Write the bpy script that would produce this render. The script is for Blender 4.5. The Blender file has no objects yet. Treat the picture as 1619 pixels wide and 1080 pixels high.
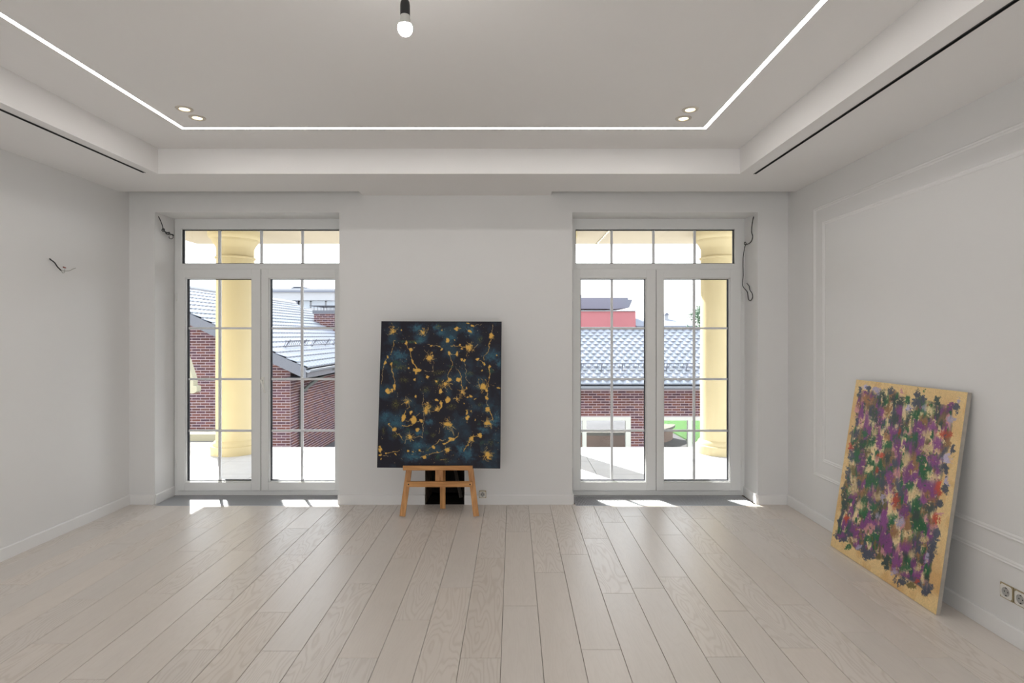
import bpy, bmesh, math, random
import numpy as np
from mathutils import Vector, Matrix
R = random.Random(7)
sc = bpy.context.scene
C = sc.collection
PI = math.pi
# ---------------------------------------------------------------- camera
F = 900.0; VX = 811.0; VY = 529.0; CH = 1.5
cam = bpy.data.cameras.new('camera'); camo = bpy.data.objects.new('camera', cam); C.objects.link(camo)
camo.location = (0, 0, CH); camo.rotation_euler = (PI/2, 0, 0)
cam.sensor_width = 36; cam.lens = F*36/1619
cam.shift_x = -(VX-809.5)/1619; cam.shift_y = -(540-VY)/1619
cam.clip_start = .05; cam.clip_end = 500
sc.camera = camo
# ---------------------------------------------------------------- sky
w = bpy.data.worlds.new('sky'); sc.world = w; w.use_nodes = True
nt = w.node_tree; bg = nt.nodes['Background']
tc = nt.nodes.new('ShaderNodeTexCoord'); sx = nt.nodes.new('ShaderNodeSeparateXYZ')
rp = nt.nodes.new('ShaderNodeValToRGB')
rp.color_ramp.elements[0].position = 0.0; rp.color_ramp.elements[0].color = (1, 1, 1, 1)
rp.color_ramp.elements[1].position = .9; rp.color_ramp.elements[1].color = (.74, .85, 1, 1)
nt.links.new(tc.outputs['Generated'], sx.inputs[0]); nt.links.new(sx.outputs['Z'], rp.inputs[0])
nt.links.new(rp.outputs[0], bg.inputs['Color']); bg.inputs['Strength'].default_value = 2.0
# ---------------------------------------------------------------- sun
sun = bpy.data.lights.new('sun', 'SUN'); suno = bpy.data.objects.new('sun', sun); C.objects.link(suno)
sun.energy = 13.0; sun.angle = math.radians(.6); sun.color = (1, .97, .92)
suno.rotation_euler = Vector((.394, -.692, -.605)).to_track_quat('-Z', 'Y').to_euler()
# ---------------------------------------------------------------- exposure
sc.view_settings.view_transform = 'Standard'; sc.view_settings.look = 'None'
sc.view_settings.exposure = 0.73; sc.view_settings.gamma = 1.0; sc.view_settings.use_curve_mapping = False
LED = 14.0      # radiance of the ceiling light strip

# ================================================================ helpers
def P(px, py, Y): return Vector(((px-VX)*Y/F, Y, CH-(py-VY)*Y/F))
def srgb(r, g, b):
    f = lambda c: (c/255/12.92) if c/255 <= .04045 else ((c/255+.055)/1.055)**2.4
    return (f(r), f(g), f(b))
class MB:
    def __init__(s): s.v = []; s.f = []
    def poly(s, pts, faces):
        n = len(s.v); s.v += [tuple(p) for p in pts]; s.f += [tuple(n+i for i in q) for q in faces]; return s
    def box(s, x0, x1, y0, y1, z0, z1, m=None):
        p = [(x0,y0,z0),(x1,y0,z0),(x1,y1,z0),(x0,y1,z0),(x0,y0,z1),(x1,y0,z1),(x1,y1,z1),(x0,y1,z1)]
        if m is not None: p = [m @ Vector(q) for q in p]
        return s.poly(p, [(0,3,2,1),(4,5,6,7),(0,1,5,4),(1,2,6,5),(2,3,7,6),(3,0,4,7)])
    def cbox(s, x0, x1, y0, y1, z0, z1, b, top=True):      # box with a chamfered top rim
        p = [(x0,y0,z0),(x1,y0,z0),(x1,y1,z0),(x0,y1,z0),(x0,y0,z1-b),(x1,y0,z1-b),(x1,y1,z1-b),(x0,y1,z1-b),
             (x0+b,y0+b,z1),(x1-b,y0+b,z1),(x1-b,y1-b,z1),(x0+b,y1-b,z1)]
        f = [(0,3,2,1),(0,1,5,4),(1,2,6,5),(2,3,7,6),(3,0,4,7),(4,5,9,8),(5,6,10,9),(6,7,11,10),(7,4,8,11),(8,9,10,11)]
        return s.poly(p, f)
    def bar(s, a, b, w, d, up=(0,0,1)):                    # square bar from a to b
        a = Vector(a); b = Vector(b); t = (b-a).normalized(); u = Vector(up)
        sd = t.cross(u).normalized(); u = sd.cross(t).normalized()
        pts = []
        for q in (a, b):
            for i, j in ((-1,-1),(1,-1),(1,1),(-1,1)): pts.append(q+sd*(w/2*i)+u*(d/2*j))
        return s.poly(pts, [(3,2,1,0),(4,5,6,7),(0,1,5,4),(1,2,6,5),(2,3,7,6),(3,0,4,7)])
    def prism(s, prof, fn, e0, e1):                        # prof 2D, fn(a,b,e)->xyz
        n = len(prof); pts = [fn(a, b, e0) for a, b in prof]+[fn(a, b, e1) for a, b in prof]
        return s.poly(pts, [tuple(range(n))[::-1], tuple(range(n, 2*n))]+[(i, (i+1) % n, n+(i+1) % n, n+i) for i in range(n)])
    def lathe(s, prof, cx, cy, cz=0, n=48, ax='z', cap=True):
        k = len(prof); pts = []
        for i in range(n):
            a = 2*PI*i/n
            for r, h in prof:
                if ax == 'z': pts.append((cx+r*math.cos(a), cy+r*math.sin(a), cz+h))
                elif ax == 'y': pts.append((cx+r*math.cos(a), cy+h, cz+r*math.sin(a)))
                else: pts.append((cx+h, cy+r*math.cos(a), cz+r*math.sin(a)))
        fs = [(i*k+j, ((i+1) % n)*k+j, ((i+1) % n)*k+j+1, i*k+j+1) for i in range(n) for j in range(k-1)]
        if cap: fs += [tuple(i*k for i in range(n))[::-1], tuple(i*k+k-1 for i in range(n))]
        return s.poly(pts, fs)
    def tube(s, pts, r, n=8):
        pts = [Vector(p) for p in pts]; base = len(s.v); m = len(pts)
        nrm = Vector((.3, .2, .93))
        for i, p in enumerate(pts):
            t = (pts[min(i+1, m-1)]-pts[max(i-1, 0)]).normalized()
            sd = t.cross(nrm)
            if sd.length < 1e-4: sd = t.cross(Vector((1, 0, 0)))
            sd.normalize(); up = sd.cross(t)
            for k in range(n):
                a = 2*PI*k/n; s.v.append(tuple(p+(sd*math.cos(a)+up*math.sin(a))*r))
        for i in range(m-1):
            for k in range(n):
                a = base+i*n+k; b = base+i*n+(k+1) % n; s.f.append((a, b, b+n, a+n))
        s.f.append(tuple(base+k for k in range(n))[::-1]); s.f.append(tuple(base+(m-1)*n+k for k in range(n)))
        return s
    def build(s, name, mat, parent=None, smooth=False, fix=True, loc=None):
        me = bpy.data.meshes.new(name); me.from_pydata(s.v, [], s.f)
        if fix:
            bm = bmesh.new(); bm.from_mesh(me); bmesh.ops.recalc_face_normals(bm, faces=bm.faces); bm.to_mesh(me); bm.free()
        me.materials.append(mat)
        if smooth:
            me.polygons.foreach_set('use_smooth', [True]*len(me.polygons))
            try: me.set_sharp_from_angle(angle=math.radians(40))
            except Exception: pass
        o = bpy.data.objects.new(name, me); C.objects.link(o)
        if parent is not None:
            o.parent = parent; o.matrix_parent_inverse = Matrix.Translation(-parent.location)
        return o
def tag(o, label, cat, group=None, kind=None):
    o['label'] = label; o['category'] = cat
    if group: o['group'] = group
    if kind: o['kind'] = kind
    return o
def thing(name, label, cat, loc=(0, 0, 0), group=None):
    o = bpy.data.objects.new(name, None); C.objects.link(o); o.location = loc; o.empty_display_size = .1
    return tag(o, label, cat, group)
def struct(o): o['kind'] = 'structure'; return o
def stuff(o): o['kind'] = 'stuff'; return o
def smooth_path(pts, n=6):
    pts = [Vector(p) for p in pts]; out = []
    for i in range(len(pts)-1):
        p0 = pts[max(i-1, 0)]; p1 = pts[i]; p2 = pts[i+1]; p3 = pts[min(i+2, len(pts)-1)]
        for k in range(n):
            t = k/n
            out.append(.5*((2*p1)+(p2-p0)*t+(2*p0-5*p1+4*p2-p3)*t*t+(3*p1-p0-3*p2+p3)*t**3))
    out.append(pts[-1]); return out

# ================================================================ materials
def mat(name, col, rough=.5, spec=.5, metal=0, emis=None, es=0, noise=0, nscale=5, bump=0, bscale=40, coat=0):
    m = bpy.data.materials.new(name); m.use_nodes = True; t = m.node_tree; b = t.nodes['Principled BSDF']
    b.inputs['Base Color'].default_value = (*col, 1); b.inputs['Roughness'].default_value = rough
    b.inputs['Specular IOR Level'].default_value = spec; b.inputs['Metallic'].default_value = metal
    if coat: b.inputs['Coat Weight'].default_value = coat; b.inputs['Coat Roughness'].default_value = .15
    if emis: b.inputs['Emission Color'].default_value = (*emis, 1); b.inputs['Emission Strength'].default_value = es
    tcn = t.nodes.new('ShaderNodeTexCoord')
    if noise:
        n = t.nodes.new('ShaderNodeTexNoise'); n.inputs['Scale'].default_value = nscale; n.inputs['Detail'].default_value = 5
        t.links.new(tcn.outputs['Object'], n.inputs['Vector'])
        r = t.nodes.new('ShaderNodeValToRGB')
        r.color_ramp.elements[0].position = .3; r.color_ramp.elements[1].position = .7
        r.color_ramp.elements[0].color = (*[c*(1-noise) for c in col], 1)
        r.color_ramp.elements[1].color = (*[min(1, c*(1+noise)) for c in col], 1)
        t.links.new(n.outputs['Fac'], r.inputs[0]); t.links.new(r.outputs[0], b.inputs['Base Color'])
    if bump:
        n2 = t.nodes.new('ShaderNodeTexNoise'); n2.inputs['Scale'].default_value = bscale; n2.inputs['Detail'].default_value = 4
        t.links.new(tcn.outputs['Object'], n2.inputs['Vector'])
        bp = t.nodes.new('ShaderNodeBump'); bp.inputs['Strength'].default_value = bump; bp.inputs['Distance'].default_value = .002
        t.links.new(n2.outputs['Fac'], bp.inputs['Height']); t.links.new(bp.outputs[0], b.inputs['Normal'])
    return m
M = {}
M['wall'] = mat('wall_paint', (.80, .79, .78), .55, .3, bump=.08, bscale=120)
M['ceil'] = mat('ceiling_paint', (.87, .85, .835), .6, .25, bump=.05, bscale=90)
M['trim'] = mat('trim_paint', (.84, .83, .82), .4, .4)
M['pvc'] = mat('window_plastic', (.80, .80, .79), .32, .5)
M['muntin'] = mat('muntin_plastic', (.74, .75, .77), .35, .5)
M['gasket'] = mat('rubber_gasket', (.02, .022, .03), .6, .3)
M['handle'] = mat('handle_plastic', (.82, .81, .76), .3, .5)
M['base'] = mat('floor_gap_brown', (.16, .105, .07), .9, .1)
M['alu'] = mat('grille_aluminium', (.60, .61, .63), .5, .5, metal=.2)
M['black'] = mat('black_plastic', (.012, .012, .013), .45, .5)
M['dark'] = mat('dark_void', (.01, .01, .01), .9, .1)
M['recess_black'] = mat('near_black_recess', (.014, .010, .009), .85, .2, noise=.5, nscale=14, bump=.6, bscale=25)  # near-black mottled base colour for the recess lining
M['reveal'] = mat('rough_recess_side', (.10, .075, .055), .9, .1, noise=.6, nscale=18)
M['led'] = mat('led_diffuser', (1, 1, 1), .5, 0, emis=(1, .965, .935), es=LED)
M['down'] = mat('downlight_glow', (1, .9, .7), .5, 0, emis=(1, .84, .55), es=3.2)
M['ring'] = mat('downlight_ring', (.66, .60, .52), .4, .5)
M['bulb'] = mat('bulb_glow', (1, 1, 1), .4, .2, emis=(1, .97, .93), es=110)
M['bulbbase'] = mat('bulb_collar', (.55, .54, .51), .4, .4)
M['sock'] = mat('socket_plastic', (.78, .76, .71), .3, .5)
M['sockin'] = mat('socket_well', (.42, .41, .39), .4, .4)
M['socktrim'] = mat('socket_brass_trim', (.42, .34, .20), .35, .5, metal=.3)
M['cable'] = mat('cable_sheath', (.03, .03, .032), .5, .4)
M['cabler'] = mat('cable_cap_red', (.35, .09, .08), .5, .4)
M['cablet'] = mat('cable_core', (.36, .36, .32), .5, .4)
M['canvasside'] = mat('canvas_edge', (.42, .38, .33), .8, .2, noise=.08, nscale=30)
M['canvasdark'] = mat('canvas_edge_dark', (.03, .03, .045), .8, .2)
M['cream'] = mat('cream_render', srgb(192, 179, 144), .8, .2, noise=.03, nscale=3)
M['soffit'] = mat('soffit_render', srgb(182, 172, 154), .9, .1, noise=.02, nscale=2)
M['creamlight'] = mat('pale_cream_render', srgb(170, 164, 142), .8, .2)
M['tile'] = mat('terrace_stone', (.50, .50, .52), .7, .3, noise=.05, nscale=6)
M['grout'] = mat('terrace_grout', (.5, .5, .5), .9, .1)
M['concrete'] = mat('shade_toned_concrete', (.20, .185, .165), .9, .1, noise=.06, nscale=4)  # base colour darkened to stand for the shade on the lower landing
M['mortar'] = mat('pale_mortar', srgb(166, 152, 156), .95, .1)
M['fascia'] = mat('grey_fascia', srgb(100, 102, 110), .5, .4)
M['gutter'] = mat('grey_gutter', srgb(132, 136, 144), .4, .5)
M['pipe'] = mat('downpipe_metal', srgb(90, 92, 90), .4, .5)
M['wframe'] = mat('house_window_frame', srgb(190, 190, 182), .5, .4)
M['pink'] = mat('pink_render', srgb(176, 112, 118), .9, .1, noise=.03, nscale=1)
M['greyroof'] = mat('grey_flat_roof', srgb(112, 117, 130), .6, .3)
M['white'] = mat('white_render', srgb(165, 167, 172), .8, .2)
M['winglass'] = mat('far_window_glass', srgb(170, 180, 192), .1, .6)
M['lawn'] = mat('lawn_grass', srgb(64, 98, 48), .95, .1, noise=.12, nscale=6, bump=.5, bscale=60)
M['paving'] = mat('garden_paving', srgb(92, 90, 92), .9, .1, noise=.1, nscale=1)
M['brownwall'] = mat('brown_garden_wall', srgb(150, 122, 110), .9, .1, noise=.12, nscale=3)
M['ground'] = mat('courtyard_ground', (.30, .29, .28), .9, .1, noise=.1, nscale=.6)
M['leaf'] = mat('tree_leaves', srgb(96, 120, 98), .8, .2, noise=.25, nscale=3)
M['bark'] = mat('tree_bark', srgb(110, 100, 90), .9, .1)
M['iron'] = mat('snow_guard_metal', srgb(92, 94, 104), .5, .4)

def glass_mat():
    m = bpy.data.materials.new('window_glass'); m.use_nodes = True; t = m.node_tree; t.nodes.clear()
    o = t.nodes.new('ShaderNodeOutputMaterial'); mx = t.nodes.new('ShaderNodeMixShader')
    tr = t.nodes.new('ShaderNodeBsdfTransparent'); gl = t.nodes.new('ShaderNodeBsdfGlossy'); fr = t.nodes.new('ShaderNodeFresnel')
    tr.inputs[0].default_value = (.965, .975, .97, 1); gl.inputs['Roughness'].default_value = .02; fr.inputs[0].default_value = 1.3
    t.links.new(fr.outputs[0], mx.inputs[0]); t.links.new(tr.outputs[0], mx.inputs[1]); t.links.new(gl.outputs[0], mx.inputs[2]); t.links.new(mx.outputs[0], o.inputs[0])
    return m
M['glass'] = glass_mat()

def piece_random(t):
    oi = t.nodes.new('ShaderNodeObjectInfo'); ge = t.nodes.new('ShaderNodeNewGeometry')
    a = t.nodes.new('ShaderNodeMath'); a.operation = 'ADD'; fr = t.nodes.new('ShaderNodeMath'); fr.operation = 'FRACT'
    t.links.new(oi.outputs['Random'], a.inputs[0]); t.links.new(ge.outputs['Random Per Island'], a.inputs[1]); t.links.new(a.outputs[0], fr.inputs[0])
    return fr.outputs[0]
def ramp_mat(name, cols, rough=.85, spec=.2, bump=0, coat=0):
    m = bpy.data.materials.new(name); m.use_nodes = True; t = m.node_tree; b = t.nodes['Principled BSDF']
    b.inputs['Roughness'].default_value = rough; b.inputs['Specular IOR Level'].default_value = spec
    if coat: b.inputs['Coat Weight'].default_value = coat; b.inputs['Coat Roughness'].default_value = .3
    r = t.nodes.new('ShaderNodeValToRGB'); r.color_ramp.interpolation = 'CONSTANT'
    while len(r.color_ramp.elements) < len(cols): r.color_ramp.elements.new(.5)
    for i, c in enumerate(cols):
        r.color_ramp.elements[i].position = i/len(cols); r.color_ramp.elements[i].color = (*srgb(*c), 1)
    t.links.new(piece_random(t), r.inputs[0]); t.links.new(r.outputs[0], b.inputs['Base Color'])
    return m
M['brick'] = ramp_mat('red_brown_brick', [(98,62,58),(84,58,64),(104,66,60),(92,64,72),(76,54,62),(100,70,64),(86,56,54)])
M['rooftile'] = ramp_mat('grey_roof_tile', [(128,130,138),(136,138,146),(122,126,134),(130,132,142)], .38, .8, coat=.6)

def wood_floor():
    m = bpy.data.materials.new('whitewashed_oak'); m.use_nodes = True; t = m.node_tree; b = t.nodes['Principled BSDF']
    L = t.links
    def N(k, **kw):
        n = t.nodes.new(k)
        for a, v in kw.items(): n.inputs[a].default_value = v
        return n
    def MA(op, a, bb=None):
        n = t.nodes.new('ShaderNodeMath'); n.operation = op
        for i, q in enumerate((a, bb)):
            if q is None: continue
            if isinstance(q, (int, float)): n.inputs[i].default_value = q
            else: L.new(q, n.inputs[i])
        return n.outputs[0]
    tcn = N('ShaderNodeTexCoord'); oi = N('ShaderNodeObjectInfo')
    sp = N('ShaderNodeSeparateXYZ'); L.new(tcn.outputs['Object'], sp.inputs[0])
    rnd = oi.outputs['Random']
    x = MA('ADD', sp.outputs[0], MA('MULTIPLY', rnd, 31.0)); y = MA('ADD', sp.outputs[1], MA('MULTIPLY', rnd, 77.0))
    cb = N('ShaderNodeCombineXYZ'); L.new(MA('MULTIPLY', x, 1.0), cb.inputs[0]); L.new(MA('MULTIPLY', y, .16), cb.inputs[1])
    # cathedral figure: contour lines of a stretched noise
    n1 = N('ShaderNodeTexNoise', Scale=7.0, Detail=2.0, Roughness=.45); L.new(cb.outputs[0], n1.inputs['Vector'])
    wv = MA('SINE', MA('MULTIPLY', n1.outputs['Fac'], 130.0))
    n2 = N('ShaderNodeTexNoise', Scale=1.0, Detail=3.0)
    cb2 = N('ShaderNodeCombineXYZ'); L.new(MA('MULTIPLY', x, 260.0), cb2.inputs[0]); L.new(MA('MULTIPLY', y, 9.0), cb2.inputs[1])
    L.new(cb2.outputs[0], n2.inputs['Vector'])
    n3 = N('ShaderNodeTexNoise', Scale=14.0, Detail=4.0); L.new(cb.outputs[0], n3.inputs['Vector'])
    # figure is strong on some boards only
    st = MA('MULTIPLY', MA('GREATER_THAN', MA('FRACT', MA('MULTIPLY', rnd, 13.7)), .45), 1.0)
    wv1 = MA('MULTIPLY', MA('POWER', MA('MULTIPLY', MA('ADD', wv, 1.0), .5), 3.0), MA('ADD', MA('MULTIPLY', st, .75), .2))
    h = MA('ADD', MA('MULTIPLY', wv1, .8), MA('MULTIPLY', n2.outputs['Fac'], .55))
    r = N('ShaderNodeValToRGB'); r.color_ramp.elements[0].color = (.775, .71, .65, 1); r.color_ramp.elements[1].color = (.685, .615, .55, 1)
    r.color_ramp.elements[0].position = .1; r.color_ramp.elements[1].position = 1.0
    L.new(h, r.inputs[0])
    hs = N('ShaderNodeHueSaturation'); L.new(r.outputs[0], hs.inputs['Color'])
    L.new(MA('ADD', MA('MULTIPLY', rnd, .09), .955), hs.inputs['Value'])
    L.new(MA('ADD', MA('MULTIPLY', MA('FRACT', MA('MULTIPLY', rnd, 7.3)), .25), .9), hs.inputs['Saturation'])
    mx = N('ShaderNodeMix'); mx.data_type = 'RGBA'; mx.blend_type = 'MULTIPLY'; mx.inputs[0].default_value = .10
    L.new(hs.outputs[0], mx.inputs[6]); L.new(n3.outputs['Fac'], mx.inputs[7]); L.new(mx.outputs[2], b.inputs['Base Color'])
    L.new(MA('ADD', MA('MULTIPLY', h, .10), .33), b.inputs['Roughness'])
    b.inputs['Specular IOR Level'].default_value = .8
    bp = N('ShaderNodeBump', Strength=.35, Distance=.0012); L.new(MA('MULTIPLY', h, -1.0), bp.inputs['Height']); L.new(bp.outputs[0], b.inputs['Normal'])
    return m
M['floor'] = wood_floor()
def pine_mat(sc3=(50, 50, 5)):
    m = bpy.data.materials.new('honey_pine'); m.use_nodes = True; t = m.node_tree; b = t.nodes['Principled BSDF']
    tcn = t.nodes.new('ShaderNodeTexCoord'); mp = t.nodes.new('ShaderNodeMapping'); mp.inputs['Scale'].default_value = sc3
    n = t.nodes.new('ShaderNodeTexNoise'); n.inputs['Scale'].default_value = 1; n.inputs['Detail'].default_value = 4
    r = t.nodes.new('ShaderNodeValToRGB'); r.color_ramp.elements[0].position = .3; r.color_ramp.elements[1].position = .7
    r.color_ramp.elements[0].color = (*srgb(168, 112, 58), 1); r.color_ramp.elements[1].color = (*srgb(214, 158, 96), 1)
    t.links.new(tcn.outputs['Object'], mp.inputs[0]); t.links.new(mp.outputs[0], n.inputs['Vector']); t.links.new(n.outputs['Fac'], r.inputs[0]); t.links.new(r.outputs[0], b.inputs['Base Color'])
    b.inputs['Roughness'].default_value = .45
    return m
M['pine'] = pine_mat(); M['pineh'] = pine_mat((5, 50, 50))
def paint_mat():
    m = bpy.data.materials.new('artist_paint'); m.use_nodes = True; t = m.node_tree; b = t.nodes['Principled BSDF']
    a = t.nodes.new('ShaderNodeAttribute'); a.attribute_name = 'paint'; t.links.new(a.outputs['Color'], b.inputs['Base Color'])
    b.inputs['Roughness'].default_value = .55; b.inputs['Specular IOR Level'].default_value = .35
    return m
M['paint'] = paint_mat()

# ================================================================ room dimensions
XL, XR = -3.39, 2.43
YB, YO, YR = 5.03, 5.48, -2.6          # back wall room face, its outer face, rear wall behind the camera
ZL, ZU = 2.73, 2.923                   # low ceiling, tray ceiling
W1 = (-3.165, -1.535); W2 = (.525, 2.163); WT = 2.58
NX = (-.777, -.428, .62, .38)          # recess behind easel: x0,x1,height,depth
TX = (-2.715, 1.735); TY = (-1.6, 4.355)
FX = (-3.14, -1.55); FX2 = (.552, 2.13); GY = 4.985   # floor grilles

# ---- floor slab + oak planks
fl = MB()
fl.box(XL-.3, XR+.3, YR-.3, GY, -.20, -.014)
for a, b in ((XL-.3, FX[0]), (FX[1], FX2[0]), (FX2[1], XR+.3)): fl.box(a, b, GY, YB+.44, -.20, -.014)
fl.box(XL-.3, XR+.3, 5.31, YO, -.20, -.001)
for a, b in (FX, FX2): fl.box(a, b, GY, 5.31, -.20, -.10)
floor = struct(fl.build('floor', M['base']))
joints = {-18:[4.397],-17:[4.59],-16:[4.079],-15:[3.787],-14:[4.412,3.224],-13:[2.762],-12:[4.488,3.299],-11:[3.95,2.477],
 -10:[4.404],-9:[3.876,2.709],-8:[4.258,3.075],-7:[3.879],-6:[4.607,3.43],-5:[3.82],-4:[2.989],-3:[3.375],-2:[3.82,2.639],
 -1:[3.147],0:[3.585],1:[3.883,2.709],2:[4.189,3.30],3:[4.545],4:[3.52,2.648],5:[4.26,3.089],6:[3.9,2.724],7:[4.636,3.157],
 8:[4.349,2.872],9:[3.823],10:[4.636,3.459]}
for k in range(-19, 13):
    x0 = .135+.19*k; x1 = x0+.19
    x0 = max(x0, XL+.002); x1 = min(x1, XR-.002)
    if x1-x0 < .01: continue
    js = sorted(joints.get(k, [3.1+R.random()*.9]))
    while js[-1]+1.18 < YB-.05: js.append(js[-1]+1.18)
    while js[0]-1.18 > YR+.1: js.insert(0, js[0]-1.18)
    ys = [YR+.002]+js+[YB-.002]
    for i in range(len(ys)-1):
        g = .0011; a, b = ys[i]+g, ys[i+1]-g; mb = MB()
        if i == len(ys)-2:
            ov = [(q0, q1) for q0, q1 in (FX, FX2) if x0 < q1 and x1 > q0]
            if ov:
                q0, q1 = ov[0]
                mb.cbox(x0+g, x1-g, a, GY-.001, -.013, 0, .0013)
                if x0 < q0-.004: mb.box(x0+g, q0-.001, GY-.003, b, -.013, 0)
                if x1 > q1+.004: mb.box(q1+.001, x1-g, GY-.003, b, -.013, 0)
            else: mb.cbox(x0+g, x1-g, a, b, -.013, 0, .0013)
        else: mb.cbox(x0+g, x1-g, a, b, -.013, 0, .0013)
        mb.build('plank', M['floor'], floor, fix=False)

# ---- back wall with two door openings and the recess
bw = MB()
def wb(x0, x1, z0, z1, y0=YB, y1=YO): bw.box(x0, x1, y0, y1, z0, z1)
wb(XL-.3, W1[0], -.2, 3.2); wb(W2[1], XR+.3, -.2, 3.2)
wb(W1[0], W1[1], WT, 3.2); wb(W2[0], W2[1], WT, 3.2)
wb(W1[1], NX[0], -.2, 3.2); wb(NX[1], W2[0], -.2, 3.2); wb(NX[0], NX[1], NX[2], 3.2)
wb(NX[0], NX[1], -.013, NX[2], YB+NX[3], YO)
wback = struct(bw.build('wall_back', M['wall']))
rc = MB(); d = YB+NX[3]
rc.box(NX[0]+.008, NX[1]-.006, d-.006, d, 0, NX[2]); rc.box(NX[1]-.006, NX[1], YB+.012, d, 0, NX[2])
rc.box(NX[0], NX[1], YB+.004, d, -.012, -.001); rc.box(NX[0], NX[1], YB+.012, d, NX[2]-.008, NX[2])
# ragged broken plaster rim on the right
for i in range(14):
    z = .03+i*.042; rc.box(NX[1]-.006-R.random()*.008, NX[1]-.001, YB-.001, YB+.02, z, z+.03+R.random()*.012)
rec = rc.build('recess_lining', M['recess_black'], wback); rec['label'] = 'near-black lining of the unfinished wall recess'
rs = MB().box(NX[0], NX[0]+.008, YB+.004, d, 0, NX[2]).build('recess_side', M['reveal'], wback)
st = thing('wood_offcut', 'short grey wooden offcut leaning inside the dark wall recess behind the easel', 'offcut', (-.56, 5.3, 0))
MB().bar((-.60, 5.345, .50), (-.475, 5.22, .005), .028, .016).build('stick', mat('grey_offcut', (.12, .10, .085), .8), st)

def wallbox(name, x0, x1, y0, y1, z0=-.2, z1=3.2):
    return struct(MB().box(x0, x1, y0, y1, z0, z1).build(name, M['wall']))
wl = wallbox('wall_left', XL-.3, XL, YR, YB); wr = wallbox('wall_right', XR, XR+.3, YR, YB)
rw = MB(); ra, rb_ = -2.2, 1.4
rw.box(XL-.3, ra, YR-.3, YR, -.2, 3.2); rw.box(rb_, XR+.3, YR-.3, YR, -.2, 3.2); rw.box(ra, rb_, YR-.3, YR, 2.4, 3.2); rw.box(ra, rb_, YR-.3, YR, -.2, .0)
rw = struct(rw.build('wall_rear', M['wall']))
added_win = MB()  # unseen glazed opening, added behind the camera to let in more daylight
for a in (ra, (ra+rb_)/2-.04, rb_-.08): added_win.box(a, a+.08, YR-.2, YR-.12, 0, 2.4)
added_win.box(ra, rb_, YR-.2, YR-.12, 2.32, 2.4); added_win.box(ra, rb_, YR-.2, YR-.12, 0, .08)
added_win = struct(added_win.build('window_3', M['pvc'])); MB().box(ra+.08, rb_-.08, YR-.162, YR-.158, .08, 2.32).build('glass_pane', M['glass'], added_win)

# ---- ceiling: low band with curtain pockets, raised tray
ce = MB(); ZT = 3.2
ce.box(XL, TX[0], YR, TY[1], ZL, ZT); ce.box(TX[1], XR, YR, TY[1], ZL, ZT); ce.box(TX[0], TX[1], YR, TY[0], ZL, ZT)
ce.box(XL, XR, TY[1], 4.898, ZL, ZT); ce.box(-1.325, .335, 4.898, YB, ZL, ZT)
ce.box(XL, -1.325, 4.898, YB, 2.90, ZT); ce.box(.335, XR, 4.898, YB, 2.90, ZT)
ce.box(TX[0], TX[1], TY[0], TY[1], ZU, ZT)
ceil = struct(ce.build('ceiling', M['ceil']))
rf = MB().box(XL-.3, XR+.3, YR-.3, YO, 3.2, 3.35).build('roof_slab', M['ceil'], ceil)

# ---- baseboards
def bprof(fn, name, e0, e1):
    h, t = .085, .014
    pr = [(0, 0), (t, 0), (t, h-.006), (t-.004, h), (0, h)]
    return struct(MB().prism(pr, fn, e0, e1).build(name, M['trim']))
bprof(lambda a, b, e: (XL+a, e, b), 'baseboard_left', YR+.002, YB-.0005)
bprof(lambda a, b, e: (XR-a, e, b), 'baseboard_right', YR+.002, YB-.0005)
bprof(lambda a, b, e: (e, YR+a, b), 'baseboard_rear', XL+.015, ra)
bprof(lambda a, b, e: (e, YR+a, b), 'baseboard_rear', rb_, XR-.015)
bprof(lambda a, b, e: (e, YB-a, b), 'baseboard_back', XL+.015, W1[0]-.0)
bprof(lambda a, b, e: (e, YB-a, b), 'baseboard_back', W1[1], NX[0])
bprof(lambda a, b, e: (e, YB-a, b), 'baseboard_back', NX[1], W2[0])
bprof(lambda a, b, e: (e, YB-a, b), 'baseboard_back', W2[1], XR-.015)
for wx in (W1, W2):
    bprof(lambda a, b, e: (wx[0]+a, e, b), 'baseboard_reveal', YB, 5.312)
    bprof(lambda a, b, e: (wx[1]-a, e, b), 'baseboard_reveal', YB, 5.312)

# ---- wall moulding frames on the right wall
def moulding(y0, y1, z0, z1, name):
    o = None; wd = .03
    prof = [(0, 0), (.006, .002), (.009, .008), (.0055, .014), (.007, .022), (.003, wd), (0, wd)]
    root = None
    segs = [((y1, z0), (y1, z1), (-1, 0)), ((y0, z0), (y0, z1), (1, 0)), ((y0, z1), (y1, z1), (0, -1)), ((y0, z0), (y1, z0), (0, 1))]
    for (ya, za), (yb, zb), (iy, iz) in segs:
        mb = MB(); n = len(prof); pts = []
        for end, (yy, zz) in enumerate(((ya, za), (yb, zb))):
            for dpt, wv in prof:
                # mitre: move inwards on both axes
                my = wv if yy == y0 else -wv; mz = wv if zz == z0 else -wv
                if iy: pts.append((XR-dpt, yy+iy*wv, zz+mz))
                else: pts.append((XR-dpt, yy+my, zz+iz*wv))
        mb.poly(pts, [tuple(range(n)), tuple(range(n, 2*n))]+[(i, (i+1) % n, n+(i+1) % n, n+i) for i in range(n)])
        o = mb.build(name if root is None else 'moulding_strip', M['trim'], root)
        if root is None: root = struct(o)
moulding(-1.9, 4.593, .37, 2.516, 'trim_1')
moulding(-1.77, 4.461, .50, 2.387, 'trim_2')

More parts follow.
